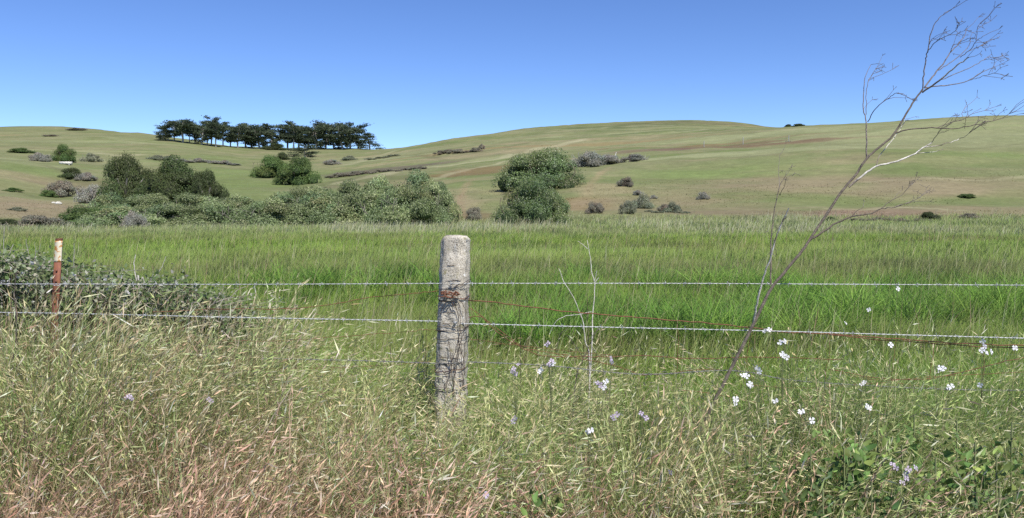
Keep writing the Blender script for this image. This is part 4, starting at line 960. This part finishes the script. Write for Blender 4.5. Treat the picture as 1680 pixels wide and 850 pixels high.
# ------------------------------------------------------------------ dead leaning stalk
BRK = np.array([.17, .14, .11]); WHT = np.array([.68, .64, .56]); GRY = np.array([.19, .16, .145])
def z5(L): return [(1260+x/3.543, 170+y/3.543) for x, y in L]
def z7(L): return [(1340+x/4.25, y/4.25) for x, y in L]
def z4(L): return [(1100+x/1.931, 260+y/1.931) for x, y in L]
SD = 3.62
ebase = at(1118, 775, SD+.1)
e = empty('dead_stalk', (at(1110, 800, SD)[0], SD, 0), 'tall bare leaning dead stalk with fine branching twigs', 'dead plant'); o0 = np.array(e.location)
def branch(name, pts, r0, r1, c, dz=(0, 0), parent=None, jit=.0012, n=4, sides=6, tips=0, tipr=.0009):
    k = len(pts); P = np.array([at(x, y, SD + dz[0]+(dz[1]-dz[0])*i/(k-1)) for i, (x, y) in enumerate(pts)])
    P = smooth_path(P, n, jit); V, Q = tube(P-o0, np.linspace(r0, r1, len(P)), sides)
    a = Acc(); cc = np.asarray(c)
    if cc.ndim == 1: cc = np.tile(cc, (len(V), 1))
    if np.mean(c) > .4:                         # bark peeling off in irregular strips
        q_ = np.repeat(vnoise(np.arange(len(P))*.45+k, np.zeros(len(P)), 41), sides); sidq = np.tile(np.arange(sides), len(P)); mk = sstep(.42, .62, q_*.7+.3*vnoise(sidq*.7, np.arange(len(V))/sides*.5, 43)+np.linspace(-.12, .22, len(V)))
        cc = BRK*1.3*(1-mk[:, None]) + cc*.82*mk[:, None]
    a.add(V, Q, cc)
    # fine umbel twigs near the tip
    for q in range(tips):
        s = P[int(len(P)*rng.uniform(.45, 1))-1] if q > tips//3 else P[-1]
        d = P[-1]-P[-3]; d /= np.linalg.norm(d)+1e-9
        v = d*rng.uniform(.02, .06) + rng.normal(0, .022, 3) + np.array([.012, 0, .008])
        m = s+v*.5+rng.normal(0, .004, 3); tp = s+v
        V, Q = tube(np.array([s, m, tp])-o0, [tipr, tipr*.9, tipr*.7], 4); a.add(V, Q, GRY)
        for _ in range(3):
            u = tp + rng.normal(0, .009, 3)+v*.15; V, Q = tube(np.array([tp, (tp+u)/2, u])-o0, [tipr*.8, tipr*.7, tipr*1.2], 4); a.add(V, Q, GRY*.9)
    return a.build(name, M_twig, e)
main = [(1112,800),(1140,735),(1165,674),(1188,628),(1209,586),(1232,540),(1250,503),(1266,472),(1292,441),(1317,410),(1328,394),(1353,356),(1381,314),(1401,291),(1422,260),(1441,243),(1466,221),(1483,193),(1497,170),(1514,146)]
branch('stem', main, .0088, .0036, BRK, (0, 0), jit=.0008, sides=9)
fine = [
 (z7([(740,620),(745,520),(760,420),(770,360),(800,220),(830,155),(880,100),(920,75)]), .0026, .0010, GRY, 7),
 (z7([(765,375),(800,325),(850,280),(940,235),(975,205)]), .0018, .0009, GRY, 10), (z7([(785,310),(805,272),(850,275)]), .0012, .0007, GRY, 4),
 (z7([(755,605),(820,520),(880,445),(930,370),(990,300),(1030,250),(1045,205)]), .0030, .0010, GRY, 5), (z7([(930,370),(940,340),(950,312)]), .0012, .0008, GRY, 3),
 (z7([(850,490),(920,445),(1000,385),(1060,320),(1070,265)]), .0018, .0009, GRY, 3), (z7([(990,300),(1030,280),(1070,265),(1105,265)]), .0012, .0008, GRY, 4),
 (z7([(735,645),(830,580),(920,505),(1000,440),(1060,400)]), .0036, .0020, WHT, 3), (z7([(1000,400),(1060,355),(1110,290),(1155,255)]), .0016, .0009, GRY, 4), (z7([(1112,290),(1116,240),(1120,190),(1140,160)]), .0012, .0008, GRY, 8),
 (z7([(870,555),(960,520),(1060,475),(1145,430),(1200,400),(1240,410)]), .0018, .0009, GRY, 12), (z7([(1060,355),(1110,335),(1150,320)]), .0012, .0008, GRY, 9),
 (z7([(750,612),(870,598),(960,587),(1040,570),(1110,530),(1170,495),(1225,475)]), .0026, .0010, GRY*.9, 6), (z7([(1060,560),(1120,545),(1160,530),(1230,510)]), .0012, .0007, GRY, 8),
 ([(1422,260),(1422,226),(1421,200),(1417,179),(1417,150),(1419,127),(1429,106)], .0030, .0009, GRY, 4), (z7([(345,800),(345,650),(360,560),(372,545),(415,480)]), .0014, .0008, GRY, 12), (z7([(355,850),(400,770),(450,720),(520,670),(555,650),(605,655)]), .0018, .0009, GRY, 8),
 (z5([(740,172),(780,158),(860,145),(980,143),(1080,145),(1200,125),(1340,90),(1400,60)]), .0034, .0011, BRK*.8, 14), (z5([(980,143),(1060,110),(1135,90),(1185,60),(1260,40)]), .0018, .0009, BRK*.8, 10), (z5([(1135,90),(1130,50),(1160,10)]), .0012, .0007, GRY, 6),
 (z5([(470,485),(560,410),(630,365),(750,335),(840,300),(900,258),(950,228)]), .0046, .0024, WHT, 0), (z5([(950,228),(985,180),(1000,150)]), .0014, .0008, GRY, 7), (z5([(910,255),(990,245),(1060,225),(1110,205)]), .0020, .0012, WHT, 0), (z5([(1110,205),(1150,190),(1185,155)]), .0012, .0008, GRY, 9),
 (z5([(630,357),(650,300),(700,240),(740,190),(775,140),(800,90)]), .0020, .0010, WHT*.9, 3), (z5([(870,290),(960,280),(1020,265)]), .0016, .0008, WHT*.8, 0),
 (z5([(240,797),(320,745),(400,695),(490,655),(600,640),(660,610),(740,600),(835,572)]), .0044, .0012, BRK*.7, 2), (z5([(660,608),(720,560),(780,530),(825,475)]), .0017, .0009, BRK*.8, 8), (z5([(490,652),(520,625),(555,600)]), .0015, .0009, BRK*.8, 2), (z5([(735,602),(850,560),(920,520)]), .0012, .0008, GRY, 10),
 (z4([(318,400),(318,330),(318,270),(322,220),(330,160),(345,90),(365,55)]), .0036, .0013, BRK, 5), (z4([(345,88),(343,40),(346,-10)]), .0010, .0006, GRY, 3), (z4([(345,115),(362,85),(368,60)]), .0012, .0008, GRY, 4),
 (z4([(262,520),(270,485),(280,430),(300,360),(320,310),(335,250),(355,200),(375,158)]), .0042, .0022, WHT, 0), (z4([(322,300),(335,310),(332,270)]), .0012, .0008, GRY, 2)]
for k, (pts, r0, r1, c, tips) in enumerate(fine):
    dzv = rng.normal(0, .10)
    branch('branch', pts, r0*1.12, r1*1.15, np.asarray(c)*1.15, (0, dzv), tips=int(tips*.7), tipr=.0010)

# ------------------------------------------------------------------ small dead sticks
def stick(pxs, D, r, c, label, extra=[], cat='dead plant', ground=True, group='dead sticks by the fence'):
    p0 = at(*pxs[0], D); e = empty('dead_stick', (p0[0], D, 0), label, cat, group); o = np.array(e.location)
    pts = [at(x, y, D+.01*i) for i, (x, y) in enumerate(pxs)]
    if ground: pts = [np.array([p0[0]-.03, D, 0.0])] + pts
    P = smooth_path(pts, 4, .001); V, Q = tube(P-o, np.linspace(r, r*.45, len(P)), 6); mesh('stem', V, Q, M_twig, e, C=np.tile(c, (len(V), 1)))
    for ex in extra:
        P = smooth_path([at(x, y, D+.01) for (x, y) in ex], 4, .0008); V, Q = tube(P-o, np.linspace(r*.55, r*.3, len(P)), 5); mesh('twig', V, Q, M_twig, e, C=np.tile(c, (len(V), 1)))
def z3(L): return [(760+x/3.541, 380+y/3.541) for x, y in L]
def z6(L): return [(x/3.543, 360+y/3.543) for x, y in L]
stick(z3([(735,800),(710,640),(695,520),(675,470),(640,380),(590,300),(555,215)]), 4.0, .0034, WHT*.8, 'pale stick leaning left, behind the wires right of the concrete post')
stick(z3([(745,700),(750,560),(752,485),(760,400),(762,290),(745,230),(740,160),(720,50)]), 4.05, .0036, WHT*.9, 'upright pale forked stick, tallest one right of the concrete post', [z3([(762,292),(770,260),(776,226)]), z3([(764,295),(778,278),(789,266)]), z3([(722,100),(700,80),(665,55)]), z3([(745,466),(680,480),(600,490),(540,520),(500,600)])])
stick(z3([(650,900),(700,740),(740,650),(775,575),(792,558)]), 3.95, .0028, (.14,.11,.10), 'dark twiggy stick crossing low between the wires right of the post', [z3([(790,560),(745,610),(710,640)]), z3([(728,750),(725,600),(722,480),(720,370)]), z3([(700,740),(640,650),(600,600)]), z3([(540,700),(560,600),(610,560)])])
stick(z6([(808,415),(795,360),(780,270),(782,235),(790,205)]), 4.4, .004, WHT*.7, 'curved pale stick rising from the bramble right of the steel post')
stick(z6([(820,420),(850,380),(920,310),(950,255),(965,215)]), 4.45, .0034, WHT*.6, 'pale stick slanting right from the bramble, beside the curved one', [z6([(850,380),(885,330),(890,300)])])
stick(z6([(860,470),(890,440),(930,390),(952,345)]), 4.3, .003, WHT*.6, 'short pale stick slanting right over the bramble')
stick(z6([(1100,560),(1200,530),(1240,490),(1340,450),(1380,410),(1430,390)]), 4.2, .004, (.34,.30,.25), 'long dead cane at the right end of the bramble', [z6([(1300,500),(1380,480),(1460,465)]), z6([(1330,455),(1400,450),(1485,430)]), z6([(1240,490),(1290,420),(1300,380)])])
stick(z6([(15,600),(15,420),(20,250),(24,40)]), 4.5, .0032, WHT*.6, 'tall thin pale stalk at the far left edge')
stick(z6([(10,420),(20,320),(40,240),(78,145)]), 4.3, .0036, WHT*.6, 'pale stalk leaning right beside the far left stalk')
stick(z6([(200,400),(190,290),(165,200),(150,115)]), 4.5, .0028, WHT*.5, 'left of two thin pale stalks left of the steel post', [z6([(192,290),(205,200),(204,130)]), z6([(205,200),(225,180),(238,140)])])
stick(z6([(430,330),(430,230),(432,140)]), 4.6, .0026, WHT*.5, 'single thin stalk just right of the steel post')
stick([(2,720),(14,640),(26,560),(27,520),(24,480),(28,445)], 3.5, .0035, (.10,.085,.07), 'dark bent stalk at the far left in front of the wires')
stick([(405,760),(430,715),(455,672),(478,636)], 2.95, .004, (.40,.34,.26), 'dry pale stalk lying slanted in the foreground grass, left of centre')

# ------------------------------------------------------------------ bramble
eb = empty('bramble_bush', (at(130, 560, 4.6)[0], 4.6, 0), 'sprawling bramble thicket with white blossoms behind the steel post', 'bush'); o0 = np.array(eb.location)
a = Acc()
xs = np.array([-60, 0, 60, 110, 150, 230, 300, 350, 400, 430]); ty_ = np.array([418, 420, 424, 436, 452, 462, 466, 486, 500, 530])
canes = []
for k in range(400):
    px = rng.uniform(-80, 400); D = rng.uniform(4.15, 5.3); pt = np.interp(px, xs, ty_) + rng.uniform(0, 45)
    s = at(px-rng.uniform(-40, 60), pt+rng.uniform(20, 120), D); s[2] = max(s[2], 0.02); m = at(px, pt, D)
    ee = m + np.array([rng.uniform(.05, .4)*rng.choice([1, -1]), rng.normal(0, .12), rng.uniform(-.22, .03)])
    P = smooth_path([s, (s+m)/2+np.array([0, 0, .05]), m, ee], 4); V, Q = tube(P-o0, np.linspace(.0028, .0012, len(P)), 5)
    a.add(V, Q, [(.13,.09,.065), (.22,.18,.14), (.36,.32,.26), (.12,.13,.07)][rng.integers(4)]); canes.append(P)
a.build('canes', M_twig, eb)
a = Acc(); CP = np.concatenate(canes); n = 30000
b = CP[rng.integers(len(CP), size=n)] + rng.normal(0, .035, (n, 3))
nr = rng.normal(0, 1, (n, 3)) + np.array([0, -.3, .7]); nr /= np.linalg.norm(nr, axis=1, keepdims=True)
t = np.cross(nr, rng.normal(size=(n, 3))); t /= np.linalg.norm(t, axis=1, keepdims=True); bb = np.cross(nr, t); sz = rng.uniform(.007, .017, n)[:, None]
V = np.stack([b-t*sz, b-bb*sz*.6, b+t*sz, b+bb*sz*.6], 1).reshape(-1, 3)-o0
a.add(V, np.arange(4*n).reshape(-1, 4), np.repeat(pick([(.10,.15,.05), (.14,.19,.07), (.24,.27,.16), (.08,.105,.045), (.36,.36,.28)], n, [3, 3, 2, 2, 1.3]), 4, 0))
a.build('foliage', M_leaf, eb)
def flower_mesh(name, npet, R_, cols, seed, cup=.25, gap=.95):
    r = np.random.default_rng(seed); V = []; Q = []; C = []
    for k in range(npet):
        an = k*2*math.pi/npet + r.normal(0, .12); c = np.asarray(cols[r.integers(len(cols))])
        d = np.array([math.cos(an), math.sin(an), 0]); s = np.array([-d[1], d[0], 0]); b = len(V)
        pr = [(.05, .04, 0), (.45, gap*.55, cup*.35), (.8, gap, cup*.6), (1.0, gap*.65, cup*.5+r.normal(0, .08))]
        for (l, w_, z) in pr: V += [d*l*R_-s*w_*R_*.5+np.array([0, 0, z*R_]), d*l*R_+s*w_*R_*.5+np.array([0, 0, z*R_])]; C += [c*(.9 if l < .2 else 1)]*2
        for i in range(3): Q.append((b+i*2, b+i*2+1, b+i*2+3, b+i*2+2))
    o = mesh(name, np.array(V), np.array(Q), M_petal, C=np.array(C), link=False)
    return o
WF = [flower_mesh('flower', 4, .019, [(.82,.80,.84), (.86,.84,.86)], i) for i in range(3)]
LF = [flower_mesh('flower', 4, .017, [(.52,.43,.55), (.62,.53,.64)], 10+i) for i in range(2)]
BF = flower_mesh('blossom', 5, .014, [(.80,.78,.78)], 30, gap=.8)
for (px, py) in [(52,432),(64,440),(85,456),(92,460),(57,465),(148,460),(152,466),(126,470),(210,480),(206,484),(200,455),(15,460),(30,455),(12,515),(108,465),(70,470),(135,475),(385,482),(308,514),(160,470),(5,462)] + [(rng.uniform(-5, 240), rng.uniform(0, 1)) for _ in range(16)]:
    if py <= 1: py = np.interp(px, [0, 110, 240], [430, 445, 470]) + py*34
    q = put(BF, eb, at(px, py, 4.2)-o0, (rng.normal(1.1, .4), rng.normal(0, .4), rng.uniform(0, 6)), (.8, .8, .8))

# ------------------------------------------------------------------ wildflowers
def wildflower(fl, px0, D, label, src, col=(.17,.19,.085), name='wildflower', leaves=5, grp='wild radish flowers in the verge'):
    """fl: list of blossom pixels; stem rises from the verge at px0"""
    b0 = np.array([at(px0, 600, D)[0], D, 0.]); e = empty(name, b0, label, 'wildflower', grp)
    a = Acc(); tp = at(*fl[0], D)
    fork = b0 + (tp-b0)*.72 + np.array([rng.normal(0, .01), .01, 0])
    P = smooth_path([b0, b0+(fork-b0)*.35+np.array([rng.normal(0, .04), 0, 0]), b0+(fork-b0)*.7+np.array([rng.normal(0, .02), 0, 0]), fork], 5); V, Q = tube(P-b0, np.linspace(.0026, .0018, len(P)), 5); a.add(V, Q, col)
    for (x, y) in fl:
        t = at(x, y, D+rng.normal(0, .02)); P = smooth_path([fork, (fork+t)/2+np.array([0, 0, -.01]), t-np.array([0, 0, .004])], 3); V, Q = tube(P-b0, np.linspace(.0014, .0009, len(P)), 4); a.add(V, Q, col)
        f = put(src[rng.integers(len(src))], e, t-b0, (rng.normal(1.15, .4), rng.normal(0, .35), rng.uniform(-.8, .8))); k = rng.uniform(.5, .72); f.scale = (k, k, k)
    a.build('stem', M_leaf, e)
    for k in range(leaves):
        q = b0 + (fork-b0)*rng.uniform(.2, .9); d = np.array([rng.choice([-1, 1])*rng.uniform(.5, 1), rng.normal(0, .5), .3]); L = rng.uniform(.04, .08); s = np.array([0, 0, 1.])*.3+np.array([0, 1, 0]); 
        V = np.array([q, q+d*L*.5+s*L*.16, q+d*L, q+d*L*.5-s*L*.16])-b0; mesh('leaf', V, [(0, 1, 2, 3)], M_leaf, e, C=np.tile((.11,.15,.05), (4, 1)))
W = 'white four-petalled wildflower '
flowers = [
 ([(1473,474)], 1468, 3.6, W+'standing highest, just below the top wire', WF), ([(1425,508)], 1415, 3.6, W+'between the top and second wires, left of the highest', WF),
 ([(1387,530)], 1380, 3.65, W+'touching above the second wire right of the leaning stalk', WF), ([(1612,560),(1615,569),(1611,575),(1618,579),(1626,577)], 1622, 3.4, 'tall white flower spike with stacked blossoms near the right edge', WF),
 ([(1542,604),(1547,605),(1538,607)], 1545, 3.35, W+'cluster left below the tall blossom spike', WF), ([(1418,627),(1414,631)], 1420, 3.35, W+'pair low between the two rightmost stay wires', WF),
 ([(1461,566)], 1462, 3.5, 'small white bud flower on the rusty upright wire at right', WF), ([(1280,562),(1287,560),(1284,583),(1290,586),(1283,580)], 1290, 3.4, W+'cluster right of the leaning stalk under the second wire', WF),
 ([(1244,605),(1246,610),(1240,603)], 1250, 3.3, W+'cluster close right of the leaning stalk', WF), ([(1230,630),(1232,633)], 1236, 3.25, W+'pair just below the cluster by the leaning stalk', WF),
 ([(1207,655),(1206,662)], 1210, 3.2, W+'pair at the foot of the leaning stalk', WF), ([(1272,658)], 1276, 3.15, W+'single, right of the pair at the stalk foot', WF),
 ([(1255,543),(1262,541)], 1262, 3.6, 'small white blossoms on the second wire by the leaning stalk', WF), ([(1225,617),(1219,616)], 1224, 3.3, 'tiny white pair left of the cluster by the leaning stalk', WF),
 ([(1312,677),(1315,675)], 1316, 3.05, W+'low in the green verge at the dark gap', WF), ([(1332,690)], 1334, 3.0, W+'lowest, beside the broad green leaves', WF), ([(1426,669),(1422,667)], 1430, 3.05, W+'low, above the broad green leaves', WF),
 ([(1556,636),(1560,634)], 1556, 3.3, W+'faint, on the lowest wire at right', WF), ([(1608,632)], 1612, 3.3, W+'nodding, right of the faint ones on the lowest wire', WF), ([(1665,571)], 1664, 3.4, W+'beside rusty wire at the right frame edge', WF),
 ([(985,632),(991,636),(994,626),(980,628)], 985, 3.2, W+'cluster below the pale sticks, tinged lilac', WF+LF), ([(905,592),(901,598),(908,597)], 904, 3.4, 'white and lilac wildflower right of the concrete post', WF+LF),
 ([(965,708),(969,706)], 968, 2.85, W+'low pair in grass right of the post', WF), ([(888,607),(884,610)], 886, 3.35, 'small whitish wildflower beside the lilac and white one', WF),
 ([(843,605),(840,610),(850,598),(846,613)], 846, 3.35, 'lilac wildflower cluster nearest right of the concrete post', LF), ([(900,562),(897,566)], 900, 3.5, 'pinkish wildflower just below the second wire right of the post', LF),
 ([(1002,588),(1004,594)], 1003, 3.4, 'lilac wildflower on the rusty wire right of the pale sticks', LF), ([(1005,684),(1012,680),(1008,689)], 1008, 3.0, 'lilac flower cluster low below the pale sticks', LF),
 ([(1055,682),(1060,686),(1052,678)], 1056, 3.0, 'lilac flower cluster right of the low one below the sticks', LF), ([(845,686),(842,692)], 846, 3.0, 'lilac wildflower low in the grass right of the post base', LF),
 ([(1100,775)], 1102, 2.6, 'tiny lilac wildflower in the dry grass bottom centre right', LF), ([(1464,762),(1470,768),(1486,778),(1490,770),(1502,768)], 1486, 2.55, 'purple-lilac wildflower cluster low at right in the shade', LF),
 ([(1487,785),(1480,792)], 1490, 2.5, 'darker lilac pair beneath the purple cluster', LF), ([(212,650),(216,654),(208,652)], 212, 3.0, 'lilac wildflower cluster in the left dry grass', LF), ([(790,806),(797,812)], 795, 2.4, 'lilac wildflower near the bottom centre of the verge', LF),
 ([(343,655),(347,659)], 345, 3.0, 'faint lilac wildflower right of the left lilac cluster', LF)]
for f in flowers: wildflower(f[0], f[1], f[2], f[3], f[4])

# broad leaved weeds
def weed(px, py, D, label, s=.07, n=8, c=(.12,.20,.05), sp=.10):
    s = s*.74; n = int(n*1.2)
    p = at(px, py, D); e = empty('broadleaf_weed', (p[0], D, 0), label, 'weed', 'broad-leaved weeds in the verge'); o = np.array(e.location)
    a = Acc(); V, Q = tube(smooth_path([[0, 0, 0], [.01, 0, p[2]*.5], [0, 0, p[2]]], 4), .003, 5); a.add(V, Q, (.20, .23, .10)); a.build('stem', M_leaf, e)
    a = Acc()
    for k in range(n*6):
        an = rng.uniform(0, 6.28); tl = rng.uniform(.0, .9); L = s*rng.uniform(.3, .85)
        q = np.array([rng.normal(0, sp*.55), rng.normal(0, sp*.5), p[2]-.05-abs(rng.normal(0, sp*1.0))])
        d = np.array([math.cos(an)*math.cos(tl), math.sin(an)*math.cos(tl), math.sin(tl)]); st = np.cross(d, rng.normal(0, .4, 3)+np.array([0, -1., .6])); st /= np.linalg.norm(st); nn_ = np.cross(d, st)
        V = []
        for (l, w_) in ((.0, .04), (.22, .36), (.45, .5), (.7, .44), (.9, .28), (1.05, .04)):
            for sd_ in (-1, 0, 1): V.append(q + d*(L*(l+.2)) + st*sd_*w_*L*.5*(1+.18*math.sin(l*23+k)) + nn_*(abs(sd_)*w_*L*.22 - .35*L*l*l))
        Q = [(i*3+j, i*3+j+1, (i+1)*3+j+1, (i+1)*3+j) for i in range(5) for j in range(2)]
        a.add(np.array(V), Q, np.array(c)*np.exp(rng.normal(0, .28))*np.array([rng.uniform(.85, 1.35), 1, 1]))
    a.build('foliage', M_leaf, e)
for q in [(655,748,2.75,'light green broad-leaved weed left of the post base in dry grass',.05,5,(.13,.22,.05)), (668,795,2.5,'light green broad-leaved weed at bottom, below the one left of the post',.04,4,(.13,.22,.05)), (675,722,2.95,'bright green weed tuft just left of the post base',.05,8,(.12,.20,.04)),
          (895,785,2.45,'broad-leaved weed at bottom centre right',.06,6), (275,788,2.5,'small green weed at the bottom left',.045,6), (1410,715,2.75,'largest broad-leaved weed in the right verge',.085,11), (1385,735,2.7,'broad-leaved weed left against the largest one',.07,8), (1440,690,2.85,'broad-leaved weed behind the largest one',.07,7),
          (1600,725,2.7,'broad-leaved weed at right with rounded leaves',.08,9), (1635,745,2.6,'broad-leaved weed low near the right frame edge',.07,7), (1660,692,2.85,'broad-leaved weed highest at the right frame edge',.06,6), (1535,750,2.6,'leafy weed between the large weed and right edge weeds',.06,8), (1330,740,2.7,'green weed in the shaded gap of the right verge',.06,9,(.06,.11,.03)),
          (1370,690,2.95,'leafy green weed above the shaded gap of the right verge',.055,9), (1480,730,2.75,'leafy weed just right of the largest weed',.055,9), (1570,690,2.9,'leafy weed behind the rounded-leaf weed at right',.06,9), (1250,720,2.8,'small-leaved green weed left of the shaded gap',.045,9,(.09,.15,.04)), (1500,680,2.95,'green weed midway between the largest weed and the right edge',.05,8), (1640,790,2.45,'dark green weed at the bottom right corner',.06,10,(.07,.125,.035)), (1430,790,2.45,'dark green weed at the bottom below the purple flowers',.055,9,(.07,.125,.035)), (1350,800,2.4,'dark green weed at the bottom beneath the shaded gap',.05,9,(.06,.11,.03))]:
    weed(*q)
